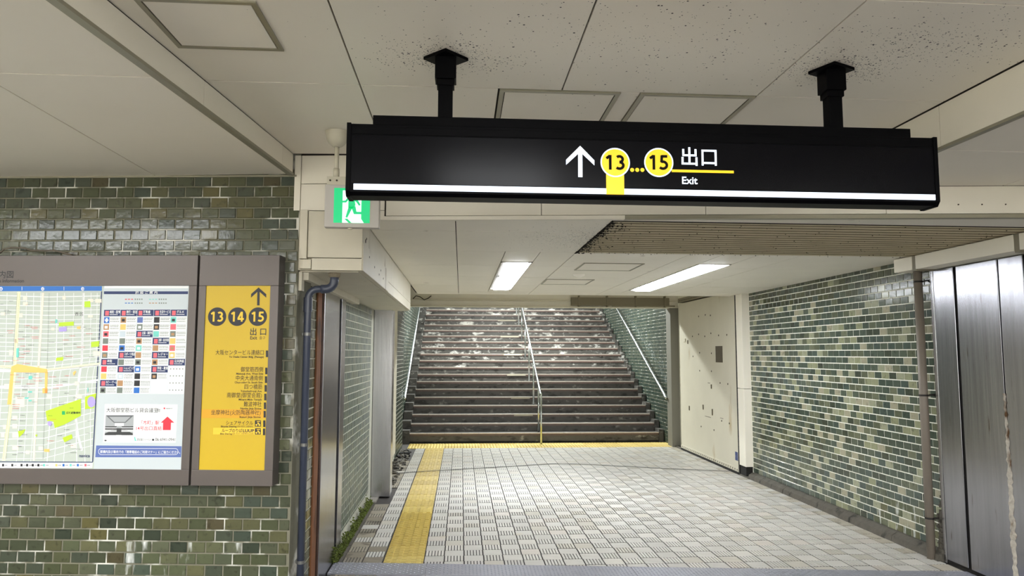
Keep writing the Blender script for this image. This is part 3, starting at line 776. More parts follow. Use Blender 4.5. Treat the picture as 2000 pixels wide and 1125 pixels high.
# ------------------------------------------------------------------ left side steelwork
rust = mat('rusted_strip', (122, 76, 44), 0.8, var=0.4, scale=9, stretch=(1, 1, .4), stain=((30, 22, 18), .45, 6, (1, 1, .4)))
t = thing('steel_door_pocket', 'tall narrow stainless steel pocket with a rusty left edge between tiled strips', 'steel cladding', (XL + .001, 5.0, 0))
MB().box(0, .012, -.16, -.02, .0, 2.0).build('rusty_edge', rust, t, bevel=.002)
MB().box(0, .028, 0.0, 0.60, .0, 2.0).build('steel_face', steel_dirty, t, bevel=.003)
MB().box(0, .006, 0.60, 0.71, .0, 2.0).build('dark_slot', dark, t)
MB().box(0, .028, 0.71, 0.90, .02, 2.0).build('steel_strip', steel_dirty, t, bevel=.003)
t = thing('steel_post', 'square stainless steel post standing on the sill beside the yellow path', 'post', (-0.965, 8.0, 0))
MB().box(0.005, .21, 0.0, 0.22, .012, 2.035).build('post_face', steel, t, bevel=.003)
MB().box(0.001, .012, .02, 0.22, .012, 2.035).build('side_channel', mat('dark_steel', (90, 88, 84), .4, .9), t, bevel=.002)
t = thing('side_door', 'cream painted steel leaf folded against the left wall behind the steel post', 'door', (-0.965, 8.35, 0))
MB().box(0.0, .018, 0, 2.4, .10, 2.25, cream_old).build('leaf', None, t, bevel=.004)
MB().box(0.018, .024, .2, .23, .9, 1.1).build('handle', MATS['dark_steel'], t)

# pipes
pvc = mat('blue_grey_pipe', (62, 68, 84), 0.35, var=.1, scale=20)
PX, PY = -0.905, 4.30
t = thing('drain_pipe', 'dark blue grey drain pipe with an elbow running down the wall corner', 'pipe', (PX, PY, 0))
pts = [(0, 0, 0.0), (0, 0, 1.88)]
for i in range(1, 7):
    a = i / 6 * PI / 2; pts.append((.055 * (1 - math.cos(a)), 0, 1.88 + .055 * math.sin(a)))
pts += [(.095, 0, 1.937)]
MB().tube(pts, .0215, 16).build('pipe', pvc, t, smooth=True)
pts = [(.075, 0, 1.936)]
for i in range(0, 7):
    a = i / 6 * PI / 2; pts.append((.10 + .05 * math.sin(a), 0, 1.936 + .05 * (1 - math.cos(a))))
pts += [(.15, 0, 2.035)]
MB().tube(pts, .026, 16).build('elbow', pvc, t, smooth=True)
MB().lathe([(.0225, 1.80), (.026, 1.80), (.026, 1.885), (.0225, 1.885)], 0, 0, 16).build('socket', pvc, t, smooth=False)
clipm = mat('pipe_clip', (120, 120, 118), .4, .6)
for z in (0.36, 1.02, 1.66):
    MB().lathe([(.0225, z), (.0245, z), (.0245, z + .018), (.0225, z + .018)], 0, 0, 16).box(-.03, -.02, .0, .03, z, z + .018).build('pipe_clip', clipm, t)
MB().lathe([(.027, 2.005), (.034, 2.01), (.036, 2.033)], .15, 0, 12).build('ceiling_collar', mat('crusty_collar', (140, 130, 110), .9, bump=.8, bscale=120), t)
gp_m = mat('taupe_pipe', (122, 113, 103), 0.5, var=.1, scale=10)
t = thing('drain_pipe', 'taupe drain pipe strapped to the right wall between tiles and steel cladding', 'pipe', (3.605, 5.41, 0))
MB().tube([(0, 0, 0.0), (0, 0, 2.215)], .0315, 18).build('pipe', gp_m, t, smooth=True)
wire_m = mat('black_strap', (26, 22, 20), .7)
for z in (0.30, 1.235, 2.125):
    MB().lathe([(.032, z), (.0345, z), (.0345, z + .014), (.032, z + .014)], 0, 0, 16).tube([(.02, -.028, z + .007), (.045, -.05, z + .012), (.08, -.045, z - .004)], .006, 6).tube([(.03, -.02, z + .012), (.085, -.06, z + .02)], .005, 6).build('strap', wire_m, t)

# ------------------------------------------------------------------ right side
# steel cladding sheets
XC = 3.645
t = thing('steel_cladding', 'scratched stainless steel cladding sheets at the right end of the wall', 'steel cladding', (XC, 0, 0))
yE = [5.44, 5.40, 5.145, 5.115, 4.735, 4.725, 4.40, 3.9, 3.0, 2.0, .8, -.6]
MB().box(0, .044, 5.29, 5.325, 0, 2.21).build('edge_channel', steel, t, bevel=.003)
for (a, b) in ((5.062, 5.284), (4.62, 5.03), (4.395, 4.607), (3.6, 4.375), (2.7, 3.59), (1.5, 2.69), (0.3, 1.49), (-1.5, 0.29), (-3.1, -1.51)):
    MB().box(0, .04, a, b, .03, 2.21).build('steel_sheet', steel_dirty, t, bevel=.004)
MB().box(.015, .043, -3.1, 5.32, 0, 2.21).build('backing', dark, t)
# lime deposit running down the second seam
dep = MB(); rr = random.Random(14); lime = mat('lime_deposit', (172, 166, 156), 1.0, var=.35, scale=40, stain=((84, 62, 40), .52, 14, (1, 1, .5)))
z = 1.30; prev = None
rows = []
while z > 0.02:
    wd = .004 + .022 * min(1, (1.30 - z) / .6) * rr.uniform(.4, 1.2); c = 4.612 + rr.uniform(-.006, .006)
    rows.append([(-.0005, c - wd, z), (-.008 * rr.uniform(.6, 1.5), c - wd * .4, z), (-.012 * rr.uniform(.6, 1.4), c + wd * .3, z), (-.0005, c + wd, z)]); z -= .02
for a, b in zip(rows[:-1], rows[1:]):
    for i in range(3): dep.face([a[i], a[i + 1], b[i + 1], b[i]])
dep.build('lime_deposit', lime, t, fix=True)
# crumbling mortar strip between pipe and cladding at the floor
cr = MB()
for i in range(260):
    y = rr.uniform(5.34, 5.375); z = abs(rr.gauss(0, .16)); r = rr.uniform(.008, .024)
    T = Matrix.Translation((XR - rr.uniform(.005, .03) - .03 * max(0, 1 - z / .1), y, z)) @ Matrix.Rotation(rr.random() * 6, 4, 'Z') @ Matrix.Rotation(rr.random() * 6, 4, 'X')
    cr.box(-r, r, -r * .7, r * .7, -r * .5, r * .5, None, T)
tag(cr.build('mortar_crumbs', concrete), 'crumbled dark mortar at the foot of the taupe pipe', None, None, 'stuff')
# cable trunking over the cladding
t = thing('cable_trunking', 'cream rectangular trunking running along the top of the right wall', 'trunking', (3.5, 0, 0))
for a, b in ((5.32, 5.55), (4.285, 5.275), (2.6, 4.235), (0.8, 2.55), (-1.5, .75)):
    MB().box(0, .176, a, b, 2.216, 2.322, cream_wall).build('trunking_length', None, t, bevel=.003)
for y in (5.275, 4.237, 2.55):
    MB().box(.006, .176, y, y + .045, 2.205, 2.322, mat('trunking_coupling', (128, 122, 104), .5)).build('coupling', None, t)

# flood door on the right
t = thing('flood_door', 'large cream painted steel flood door standing open against the right wall', 'door', (3.69, 9.17, 0))
paint = mat('chipped_door_paint', (204, 199, 182), 0.5, var=.07, scale=3, stain=[((96, 78, 50), .25, 22, (1, 2, .8)), ((170, 150, 110), .36, 3, (1, 1, .4))])
MB().box(-.085, 0, .06, 2.50, .075, 2.385, paint).build('leaf', None, t, bevel=.005)
MB().box(-.09, -.02, .025, .062, .0, 2.40, mat('rubber_seal', (24, 23, 22), .7)).build('seal', None, t)
sd = MB()
for i in range(34): sd.box(-.094, -.086, .03, .045, .08 + .068 * i, .10 + .068 * i, MATS['rubber_seal'])
sd.build('seal_lugs', None, t)
MB().box(-.095, 0, .06, 2.5, .0, .03, dark).build('bottom_gap', None, t)
bt = MB(); bt.box(-.092, -.08, .06, 2.5, .035, .085, paint)
for i in range(30): bt.tube([(-.0925, .10 + i * .08, .058), (-.096, .10 + i * .08, .058)], .009, 6, bolt)
bt.build('bottom_rail', None, t)
tk = MB().box(-.10, -.02, .6, 2.5, 2.40, 2.47, MATS['trunking_coupling'])
for i in range(26): tk.tube([(-.101, .65 + i * .07, 2.43), (-.104, .65 + i * .07, 2.43)], .008, 6, dark)
tk.build('top_track', None, t)
def od(px, py): p = onX(px, py, 3.60); return p.y - 9.17, p.z
ya, za = od(1397, 676); yb, zb = od(1411, 708)
MB().box(-.089, -.085, min(ya, yb), max(ya, yb), zb, za).build('name_plate', mat('dull_plate', (92, 84, 66), .4, .6), t, bevel=.001)
scr = MB()
for (px, py) in ((1364, 618), (1387, 616), (1364, 653), (1352, 657), (1388, 651), (1376, 657), (1403, 655), (1419, 654), (1366, 689), (1389, 690), (1366, 724), (1389, 725), (1406, 748), (1421, 750), (1409, 822), (1424, 827), (1369, 833), (1394, 840), (1353, 696), (1377, 575 + 40)):
    a, b = od(px, py); scr.tube([(-.084, a, b), (-.089, a, b)], .012, 8, bolt)
scr.build('bolts', None, t)
for (px, py, h) in ((1343, 668, .06), (1346, 797, .07), (1373, 795, .07), (1391, 805, .09), (1389, 755, .06)):
    a, b = od(px, py); MB().box(-.093, -.085, a - .012, a + .012, b - h / 2, b + h / 2).build('latch', MATS['dull_plate'], t)
a, b = od(1337, 665); MB().box(-.10, -.085, a - .05, a + .05, b - .02, b + .03, paint).build('handle', None, t)
a, b = od(1438, 891); MB().box(-.0875, -.085, a - .045, a + .045, b - .055, b + .055).build('sticker', mat('blue_sticker', (46, 66, 120), .5, stain=((150, 150, 150), .42, 60, (1, 1, 1))), t)
for (px, py, l) in ((1382, 814, .25), (1409, 817, .12), (1384, 748, .1)):
    a, b = od(px, py); MB().box(-.0865, -.085, a - l / 2, a + l / 2, b - .003, b + .003).build('scratch', bolt, t)
t = thing('door_post', 'cream boxed frame post between the flood door and the tiled wall', 'frame post', (3.69, 8.96, 0))
MB().box(-.10, 0, .005, .21, 1.12, 2.36, cream_wall).build('upper_casing', None, t, bevel=.003)
MB().box(-.10, 0, .005, .21, .14, 1.115, cream_wall).build('lower_casing', None, t, bevel=.003)
MB().box(-.085, -.0, .03, .21, 0, .14, dark).build('base_shoe', None, t)
struct(MB().box(3.60, 3.69, 8.9, 12.0, -.004, .02, concrete).build('trim_8', None, bevel=.006))

# ------------------------------------------------------------------ corridor lamps
lamp_rim = mat('lamp_rim', (176, 172, 158), .4)
lampE = mat('lamp_diffuser', (246, 250, 255), .4, emit=26.0)
dull_e = mat('lamp_reflector', (206, 210, 206), .3, emit=.35)
def lamp(x0, x1, y0, y1, label, split=None):
    t = thing('ceiling_lamp', label, 'ceiling lamp', ((x0 + x1) / 2, (y0 + y1) / 2, ZC), 0, 'recessed lamps in the corridor ceiling')
    hx, hy = (x1 - x0) / 2, (y1 - y0) / 2
    f = MB()
    for a, b, c, d in ((-hx, hx, -hy, -hy + .012), (-hx, hx, hy - .012, hy), (-hx, -hx + .012, -hy, hy), (hx - .012, hx, -hy, hy)): f.box(a, b, c, d, -.006, .06)
    f.build('rim', lamp_rim, t)
    MB().box(-hx, hx, -hy, hy, .055, .07, dull_e).build('reflector', None, t)
    return t, hx, hy
t, hx, hy = lamp(0.33, 0.60, 6.02, 8.62, 'shorter looking recessed twin lamp on the left of the corridor ceiling')
for (y0, y1) in ((-hy + .03, -.10), (.08, hy - .03)):
    MB().box(-.085, .10, y0, y1, -.014, .02).build('diffuser', lampE, t, bevel=.006)
t2, hx, hy = lamp(2.04, 2.33, 6.02, 8.62, 'long recessed strip lamp on the right of the corridor ceiling')
MB().box(-.09, .115, -hy + .03, .0, -.014, .02).build('diffuser', lampE, t2, bevel=.006)
MB().box(-.09, .115, .004, hy - .03, -.014, .02).build('diffuser', lampE, t2, bevel=.006)
t = thing('smoke_detector', 'flat round detector on the corridor ceiling between the two access hatches', 'detector', (1.15, 6.95, ZC))
MB().lathe([(0.0, -.03), (.02, -.03), (.035, -.018), (.055, -.012), (.06, 0.0)], 0, 0, 20).build('housing', cream_low, t, smooth=True)

# ------------------------------------------------------------------ the hanging sign
blk = mat('black_sign_body', (4, 4, 6), 0.45, spec=.05)
blkf = mat('black_sign_face', (5, 5, 9), 0.22, spec=.10)
wE = mat('lit_white', (226, 238, 255), .4, emit=.62)
yE_ = mat('lit_yellow', (240, 190, 6), .4, emit=.36)
kE = mat('sign_black_ink', (8, 7, 5), .6, spec=.1)
sx0, sx1, sy, sz0, sz1 = -0.43, 1.885, 2.68, 2.150, 2.424
cxs = (sx0 + sx1) / 2
t = thing('hanging_sign', 'long black illuminated exit sign hanging from the ceiling', 'sign', (cxs, sy, sz0))
W2 = (sx1 - sx0) / 2; HH = sz1 - sz0
prof = [(0, .012), (.012, 0), (.10, 0), (.112, .012), (.112, HH), (0, HH)]
MB().prism(prof, -W2, W2, 'x').build('sign_body', blk, t, bevel=.002, fix=True)
MB().box(-W2 + .086, W2 - .086, .02, .092, HH, HH + .042).build('top_cap', blk, t, bevel=.002)
for s in (-1, 1):
    MB().prism([(-.004, .016), (.012, -.004), (.10, -.004), (.116, .016), (.116, HH + .003), (-.004, HH + .003)], s * W2 - .008, s * W2 + .008, 'x').build('end_cap', blk, t, bevel=.001, fix=True)
MB().box(-W2 + .012, W2 - .012, -.002, .001, .045, HH - .045).build('face_panel', blkf, t)
MB().box(-W2 + .012, W2 - .012, -.003, .001, HH - .04, HH - .012).build('upper_rail', blk, t, bevel=.001)
def sg(px, py, off=.004):
    p = onY(px, py, sy - off); return p.x - cxs, p.z - sz0
def flat(mb, pts, off, m=None):   # flat print on the sign face
    return mb.face([(sg(px, py, off)[0], -off, sg(px, py, off)[1]) for px, py in pts], m)
a0 = sg(692, 366)[1]
zb0, zb1 = .020, .042
xyl, xyr = sg(1184, 350)[0], sg(1219, 350)[0]
MB().box(-W2 + .022, xyl, -.004, 0, zb0, zb1).build('light_strip', wE, t)
MB().box(xyr, W2 - .012, -.004, 0, zb0, zb1).build('light_strip', wE, t)
MB().box(xyl, xyr, -.0045, 0, zb0 - .001, HH * .45).build('yellow_band', yE_, t)
def disc(mb, cx_, cz, r, off, m=None, n=40, hole=0):
    return mb.face([(cx_ + r * math.cos(2 * PI * i / n), -off, cz + r * math.sin(2 * PI * i / n)) for i in range(n)], m)
def put_text(s, size, x, z, off, m, parent, bold=.0, align='CENTER', name='lettering', sxx=1.0, label=None, spacing=1.0):
    me = text_mesh(s, size, bold, align, sx=sxx, spacing=spacing)
    me.materials.clear(); me.materials.append(m)
    o = bpy.data.objects.new(name, me); COL.objects.link(o); o.rotation_euler = (PI / 2, 0, 0); o.location = (x, -off, z)
    if parent: o.parent = parent
    if label: o['label'] = label
    return o
def digits(s, h, x, z, off, m, parent, sw=.185):
    """the exit numbers in a humanist bold: flat strokes, h tall, centred on x, z"""
    arc = lambda cx_, cy_, rx, ry, a0, a1, n=14: [(cx_ + rx * math.cos(math.radians(a0 + (a1 - a0) * i / n)), cy_ + ry * math.sin(math.radians(a0 + (a1 - a0) * i / n))) for i in range(n + 1)]
    G = {'1': [[(.06, .76), (.31, .95)], [(.32, 0), (.32, 1)]],
         '3': [arc(.24, .725, .22, .195, 140, -90), arc(.24, .30, .26, .22, 90, -140)],
         '4': [[(.40, .98), (.06, .30)], [(.0, .27), (.64, .27)], [(.43, 0), (.43, 1)]],
         '5': [[(.54, .92), (.13, .92)], [(.17, .98), (.14, .50)], arc(.23, .32, .27, .24, 115, -140)]}
    mb = MB(); X0 = -.66; e_ = 0.0
    for k, ch in enumerate(s):
        ox = X0 + k * .70
        for P in G[ch]:
            P = [Vector(p) for p in P]; L_, R_ = [], []
            for i, p in enumerate(P):
                d = (P[min(i + 1, len(P) - 1)] - P[max(i - 1, 0)]).normalized(); n = Vector((-d.y, d.x)) * sw / 2
                L_.append(p + n); R_.append(p - n)
            for i in range(len(P) - 1):
                e_ += .00001
                mb.face([(x + (q.x + ox) * h, -off - e_, z + (q.y - .5) * h) for q in (R_[i], R_[i + 1], L_[i + 1], L_[i])])
    return mb.build('number', m, parent)
CX = []
for (px, num) in ((1201.5, '13'), (1286.5, '15')):
    cx_, cz = sg(px, 317.5); CX.append((cx_, cz)); r = .0575
    MBd = MB(); disc(MBd, cx_, cz, r, .0052); d = MBd.build('disc_rim', wE, t)
    MBd = MB(); disc(MBd, cx_, cz, r - .005, .0058); MBd.build('number_disc', yE_, t)
    digits(num, .058, cx_, cz, .0064, kE, t)
for px in (1234.5, 1244.5, 1254.5):
    c = sg(px, 332); MBd = MB(); disc(MBd, c[0], c[1], .008, .005, n=16); MBd.build('dot', yE_, t)
q0, q1 = sg(1312, 334), sg(1433, 336)
MB().box(q0[0], q1[0], -.005, 0, q1[1] - .005, q1[1] + .005).build('underline', yE_, t)
ax, az = sg(1133, 287); az2 = sg(1133, 346)[1]
ar = MB(); h = az - az2; lw = .0165
ar.face([(ax - lw / 2, -.005, az2), (ax + lw / 2, -.005, az2), (ax + lw / 2, -.005, az - .008), (ax - lw / 2, -.005, az - .008)])
for s in (-1, 1):
    pts = [(ax, -.0055, az + .004), (ax + s * .055, -.0055, az - .052), (ax + s * .055, -.0055, az - .072), (ax, -.0055, az - .020)]
    ar.face(pts if s < 0 else pts[::-1])
ar.build('arrow', wE, t)
p_ = sg(1329, 321); put_text('出口', .078, p_[0] - .003, p_[1] + .002, .005, wE, t, bold=.012, align='LEFT')
p_ = sg(1331, 359); put_text('Exit', .0405, p_[0], p_[1], .005, wE, t, bold=.018, align='LEFT')
# hangers
for x, rz in ((-0.07, PI / 4), (1.497, PI / 7)):
    hx_ = x - cxs; top = ZM - sz0
    hg = MB().box(hx_ - .028, hx_ + .028, .03, .082, HH + .03, top - .01).build('hanger', blk, t, bevel=.002)
    MB().box(hx_ - .041, hx_ + .041, .018, .096, top - .10, top - .004).box(hx_ - .034, hx_ + .034, .024, .09, top - .125, top - .10).build('collar', blk, hg, bevel=.002)
    T = Matrix.Translation((hx_, .056, top)) @ Matrix.Rotation(rz, 4, 'Z')
    MB().box(-.062, .062, -.062, .062, -.014, -.002, None, T).build('ceiling_plate', blk, hg)

# ------------------------------------------------------------------ emergency exit sign
gE = mat('lit_green', (0, 196, 122), .4, emit=.42); wE2 = mat('lit_white_exit', (226, 244, 240), .4, emit=.55)
ivory = mat('ivory_plastic', (200, 195, 176), .45); shell = mat('exit_sign_shell', (188, 184, 178), .45)
ey = 3.72
p0, p1 = onY(635, 360, ey), onY(740, 445, ey)
exw, exh = p1.x - p0.x, p0.z - p1.z; ecx = (p0.x + p1.x) / 2
t = thing('exit_sign', 'small green running man exit sign hanging behind the left end of the black sign', 'sign', (ecx, ey, p1.z))
MB().box(-exw / 2, exw / 2, 0, .05, 0, exh).build('housing', shell, t, bevel=.004)
fx0, fz1 = onY(653, 367, ey).x - ecx, onY(653, 367, ey).z - p1.z; fx1, fz0 = onY(722, 436, ey).x - ecx, onY(722, 436, ey).z - p1.z
MB().box(fx0, fx1, -.002, .001, fz0, fz1).build('green_face', gE, t)
fw_, fh_ = fx1 - fx0, fz1 - fz0
def E(mb, pts, off=.003, m=None): return mb.face([(fx0 + a * fw_, -off, fz0 + b * fh_) for a, b in pts], m)
E(MB(), [(.24, .0), (.84, .0), (.76, .12), (.76, .93), (.24, .93)]).build('doorway', wE2, t)
mn = MB()
cx_, cz_ = fx0 + .43 * fw_, fz0 + .86 * fh_
disc(mn, cx_, cz_, .075 * fw_, .004, n=16)
for poly in ([(.40, .76), (.56, .74), (.60, .50), (.50, .40), (.40, .44)],                       # torso
             [(.40, .76), (.42, .68), (.34, .58), (.24, .58), (.24, .63), (.32, .64)],           # rear arm
             [(.54, .76), (.66, .66), (.74, .52), (.70, .49), (.62, .60), (.54, .66)],           # front arm
             [(.41, .46), (.52, .44), (.38, .14), (.33, .16)],                                   # rear leg
             [(.48, .46), (.60, .48), (.63, .32), (.80, .32), (.80, .25), (.56, .25)]):          # front leg
    E(mn, poly, .004)
mn.build('running_man', gE, t)
sh = MB(); E(sh, [(.30, .11), (.38, .12), (.50, 0), (.42, 0)], .004); sh.build('man_shadow', gE, t)
bc = onY(655, 350, ey); bx0 = bc.x - ecx
MB().box(bx0 - .045, bx0 + .075, .01, .04, exh, exh + .045).build('bracket', ivory, t, bevel=.002)
s_ = MB()
for dx in (-.028, .006): s_.tube([(bx0 + dx, .011, exh + .024), (bx0 + dx, .007, exh + .024)], .005, 8)
s_.build('bolts', bolt, t)
topz = ZM - p1.z
MB().tube([(bx0, .025, exh + .04), (bx0, .025, topz - .05)], .012, 12).build('stem', ivory, t, smooth=True)
MB().tube([(bx0, .025, exh + .045), (bx0, .025, exh + .09)], .0155, 12).build('stem_collar', ivory, t, smooth=True)
MB().lathe([(.014, topz - .082), (.026, topz - .078), (.044, topz - .062), (.056, topz - .040), (.061, topz - .014), (.064, topz - .001)], bx0, .025, 24).build('ceiling_rose', ivory, t, smooth=True)
MB().tube([(-.01, .02, 0), (-.01, .02, -.008)], .012, 10).build('pull_cap', ivory, t)

# ------------------------------------------------------------------ the boards on the left wall
frame_m = mat('grey_brown_board_frame', (92, 85, 82), 0.38, .25)
OFF = 0.10
def BT():   # thing at the wall corner, in the wall's frame
    return None
def PB(px, py, off=OFF):
    u, v = bu(px, py, off); return u, v
def bth(name, label, cat):
    return thing(name, label, cat, tuple(CB), -BETA)
def bq(pts, off, m=None, mb=None):    # polygon of measured points on the board face, off metres proud
    mb = mb or MB(); return mb.face([(lambda u: (u[0], -off, u[1]))(bu(px, py, off)) for px, py in pts], m)
ztop_, zbot_ = bu(300, 498.5, OFF)[1], bu(300, 948, OFF)[1]
uR1 = (bu(384, 500, OFF)[0] + bu(371, 947, OFF)[0]) / 2
uR2a, uR2b = uR1 + .012, (bu(546, 498, OFF)[0] + bu(532, 940, OFF)[0]) / 2
zt, zb = bu(300, 558, OFF)[1], bu(300, 917, OFF)[1]
u_mapR = (bu(201, 560, OFF)[0] + bu(182, 915, OFF)[0]) / 2
u_dirR = (bu(369, 558, OFF)[0] + bu(353, 916, OFF)[0]) / 2
u_y0 = (bu(402, 558, OFF)[0] + bu(388, 916, OFF)[0]) / 2; u_y1 = (bu(529, 558, OFF)[0] + bu(515, 916, OFF)[0]) / 2
UL = -2.75
def board_frame(t, ul, ur, w0, w1):
    f = MB(); o = OFF
    f.box(ul, ur, -o, -.004, zt, ztop_); f.box(ul, ur, -o, -.004, zbot_, zb)
    f.box(ul, w0, -o, -.004, zb, zt); f.box(w1, ur, -o, -.004, zb, zt)
    f.build('board_frame', frame_m, t, bevel=.002)
FO = OFF - .006
tm = bth('map_board', 'wide grey framed lit board with an area map and a directory of places', 'map board')
board_frame(tm, UL, uR1, UL + .12, u_dirR)
MB().box(uR1, uR1 + .0115, -.07, -.01, zbot_ + .01, ztop_ - .01).build('side_gap', dark, tm)
sheetE = lambda n, rgb, e=.06: mat(n, rgb, .5, emit=e)
map_bg = sheetE('map_sheet_print', (178, 187, 178), .05); dir_bg = sheetE('directory_sheet_print', (188, 197, 201), .05); white_p = sheetE('white_print', (226, 228, 228), .06)
navy = sheetE('navy_print', (22, 42, 92), .05); blue = sheetE('blue_print', (28, 100, 180), .1); grey_p = sheetE('grey_print', (188, 200, 208))
red = sheetE('red_print', (214, 44, 62), .05); pink = sheetE('pink_print', (220, 96, 106)); orange = sheetE('orange_print', (250, 186, 104)); green = sheetE('green_print', (176, 212, 40))
purple = sheetE('purple_print', (166, 152, 214)); beige = sheetE('beige_print', (232, 214, 200)); teal = sheetE('teal_print', (108, 196, 184)); ink = sheetE('ink_print', (24, 26, 32), .0); slate = sheetE('slate_print', (84, 104, 164)); yel = sheetE('pale_yellow_print', (240, 240, 190))
brown_p = sheetE('brown_print', (170, 130, 90), .05); photo_g = sheetE('photo_grey_print', (110, 120, 112), .05)
MB().box(UL + .12, u_mapR, -FO, -.02, zb, zt).build('map_sheet', map_bg, tm)
MB().box(u_mapR, u_dirR, -FO, -.02, zb, zt).build('directory_sheet', dir_bg, tm)
L1, L2, L3, L4 = FO + .0006, FO + .0012, FO + .0018, FO + .0024
# map drawing
def strip(mb, pts, wpx, off, m=None):
    P = [Vector(bu(px, py, off)) for px, py in pts]; w_ = wpx * .0031 / 2
    for a, b in zip(P[:-1], P[1:]):
        d = (b - a).normalized(); n = Vector((-d.y, d.x)) * w_
        mb.face([(q.x, -off, q.y) for q in (a - n, b - n, b + n, a + n)], m)
rdm = random.Random(31)
roads = MB()
for y in list(range(578, 730, 9)): strip(roads, [(0, y + rdm.uniform(-1, 1)), (96, y + 2), (195, y - (0 if y < 640 else (y - 640) * .12))], .9 if y % 2 else 1.5, L1)
for i, y in enumerate(range(742, 905, 13)): strip(roads, [(0, y - 1), (86, y - 3), (190 - (y - 742) * .06, y - 6 - (i * 2.2 if y < 800 else 22))], 1.4 if i % 2 else .9, L1)
for x in (14, 52, 66, 80, 112, 126, 144, 162, 178, 190): strip(roads, [(x, 572), (x - (3 if x < 90 else 2), 700), (x - 9, 735), (x - 14, 815), (x - 20 + (8 if x > 150 else 0), 903)], 1.6 if x in (162, 112) else .9, L1)
strip(roads, [(0, 724), (90, 724), (195, 712)], 5, L1); strip(roads, [(0, 757), (100, 757), (192, 742)], 3.5, L1)
strip(roads, [(163, 572), (160, 700), (146, 800), (152, 850), (160, 880)], 4, L1)
roads.build('map_roads', white_p, tm, kind='stuff')
mj = MB(); strip(mj, [(37, 570), (28, 730), (20, 800), (7, 900)], 6, L2); strip(mj, [(0, 716), (90, 718)], 5, L2); strip(mj, [(92, 722), (195, 710)], 3, L2)
mj.build('map_avenues', yel, tm)
rv = MB(); strip(rv, [(84, 572), (75, 720), (70, 800), (66, 900)], 4, L2); rv.build('elevated_road', beige, tm); rv = Each()
for (x, y, w_, h_) in ((6, 830, 10, 8), (24, 828, 10, 9), (24, 845, 11, 10), (2, 845, 7, 9), (24, 870, 12, 9), (24, 812, 10, 8), (45, 578, 8, 8), (45, 590, 9, 7), (172, 584, 10, 6), (186, 584, 12, 7), (172, 615, 9, 5), (50, 880, 8, 7), (75, 872, 9, 7), (92, 770, 9, 9), (148, 770, 12, 8), (8, 750, 10, 10), (30, 775, 18, 20), (182, 686, 14, 9), (100, 640, 6, 5), (138, 868, 10, 7), (28, 662, 8, 8), (18, 684, 8, 10), (146, 745, 8, 8), (122, 578, 6, 7), (36, 612, 8, 8), (2, 610, 8, 6)):
    bq([(x, y), (x + w_, y), (x + w_, y + h_), (x, y + h_)], L2, mb=rv)
rv.build('map_block', beige, tm)
og = Each()
bq([(22, 716), (34, 711), (92, 721), (93, 728), (27, 727), (22, 790), (14, 790)], L3, mb=og); bq([(88, 726), (93, 726), (92, 768), (87, 768)], L3, mb=og); bq([(83, 758), (93, 758), (92, 768), (83, 768)], L3, mb=og)
bq([(142, 728), (147, 724), (149, 726), (144, 734)], L3, mb=og); bq([(150, 638), (157, 637), (157, 643), (150, 642)], L3, mb=og); bq([(86, 877), (97, 877), (96, 883), (86, 882)], L3, mb=og)
og.build('station_plan', orange, tm)
gr = Each()
for pts in ([(89, 803), (120, 792), (158, 779), (158, 812), (126, 829), (107, 836), (104, 823), (92, 822)], [(166, 775), (188, 768), (184, 797), (166, 799)], [(165, 589), (176, 588), (177, 600), (165, 600)], [(115, 630), (144, 628), (144, 636), (115, 637)], [(178, 668), (194, 666), (193, 677), (178, 678)], [(110, 699), (124, 697), (123, 704), (109, 705)], [(35, 842), (42, 841), (50, 838), (46, 846), (37, 854)], [(122, 855), (140, 848), (142, 856), (126, 864)], [(68, 850), (73, 848), (72, 853)]): bq(pts, L3, mb=gr)
gr.build('map_park', green, tm)
pu = Each(); bq([(115, 640), (130, 638), (130, 647), (115, 648)], L3, mb=pu)
bq([(178.5 + 8 * math.cos(i * PI / 8), 785 + 11 * math.sin(i * PI / 8)) for i in range(16)], L4, mb=pu); bq([(97 + 4.5 * math.cos(i * PI / 4), 827 + 5 * math.sin(i * PI / 4)) for i in range(8)], L4, mb=pu)
pu.build('map_hall', purple, tm)
tl = Each()
for (x, y, w_, h_) in ((32, 680, 5, 18), (56, 734, 7, 7), (48, 776, 8, 3), (55, 764, 8, 3), (56, 781, 6, 3), (108, 624, 4, 7), (171, 757, 1.5, 9)): bq([(x, y), (x + w_, y), (x + w_ - .5, y + h_), (x - .5, y + h_)], L3, mb=tl)
tl.build('map_entrance', teal, tm)
dt = MB()
def dotted(p, q, step=2.6, s=.9):
    p, q = Vector(p), Vector(q); n = int((q - p).length / step)
    for i in range(n):
        c = p + (q - p) * (i / n); bq([(c.x - s / 2, c.y - s / 2), (c.x + s / 2, c.y - s / 2), (c.x + s / 2, c.y + s / 2), (c.x - s / 2, c.y + s / 2)], L4, mb=dt)
for a, b in (((96, 574), (92, 720)), ((38, 574), (27, 712)), ((34, 574), (24, 712)), ((92, 723), (194, 713)), ((0, 716), (22, 718)), ((88, 770), (84, 898)), ((18, 790), (6, 898)), ((22, 790), (11, 898))): dotted(a, b)
dt.build('map_dotted_lines', ink, tm, kind='stuff')
tx1, tx2 = MB(), MB()
def scribble(mb, x, y, n, off=L4, s=.8):
    for i in range(n):
        h_ = s * rdm.uniform(.7, 1.2); w_ = rdm.uniform(.5, 1.1)
        bq([(x, y - h_ / 2), (x + w_, y - h_ / 2), (x + w_, y + h_ / 2), (x, y + h_ / 2)], off, mb=mb); x += w_ + .35
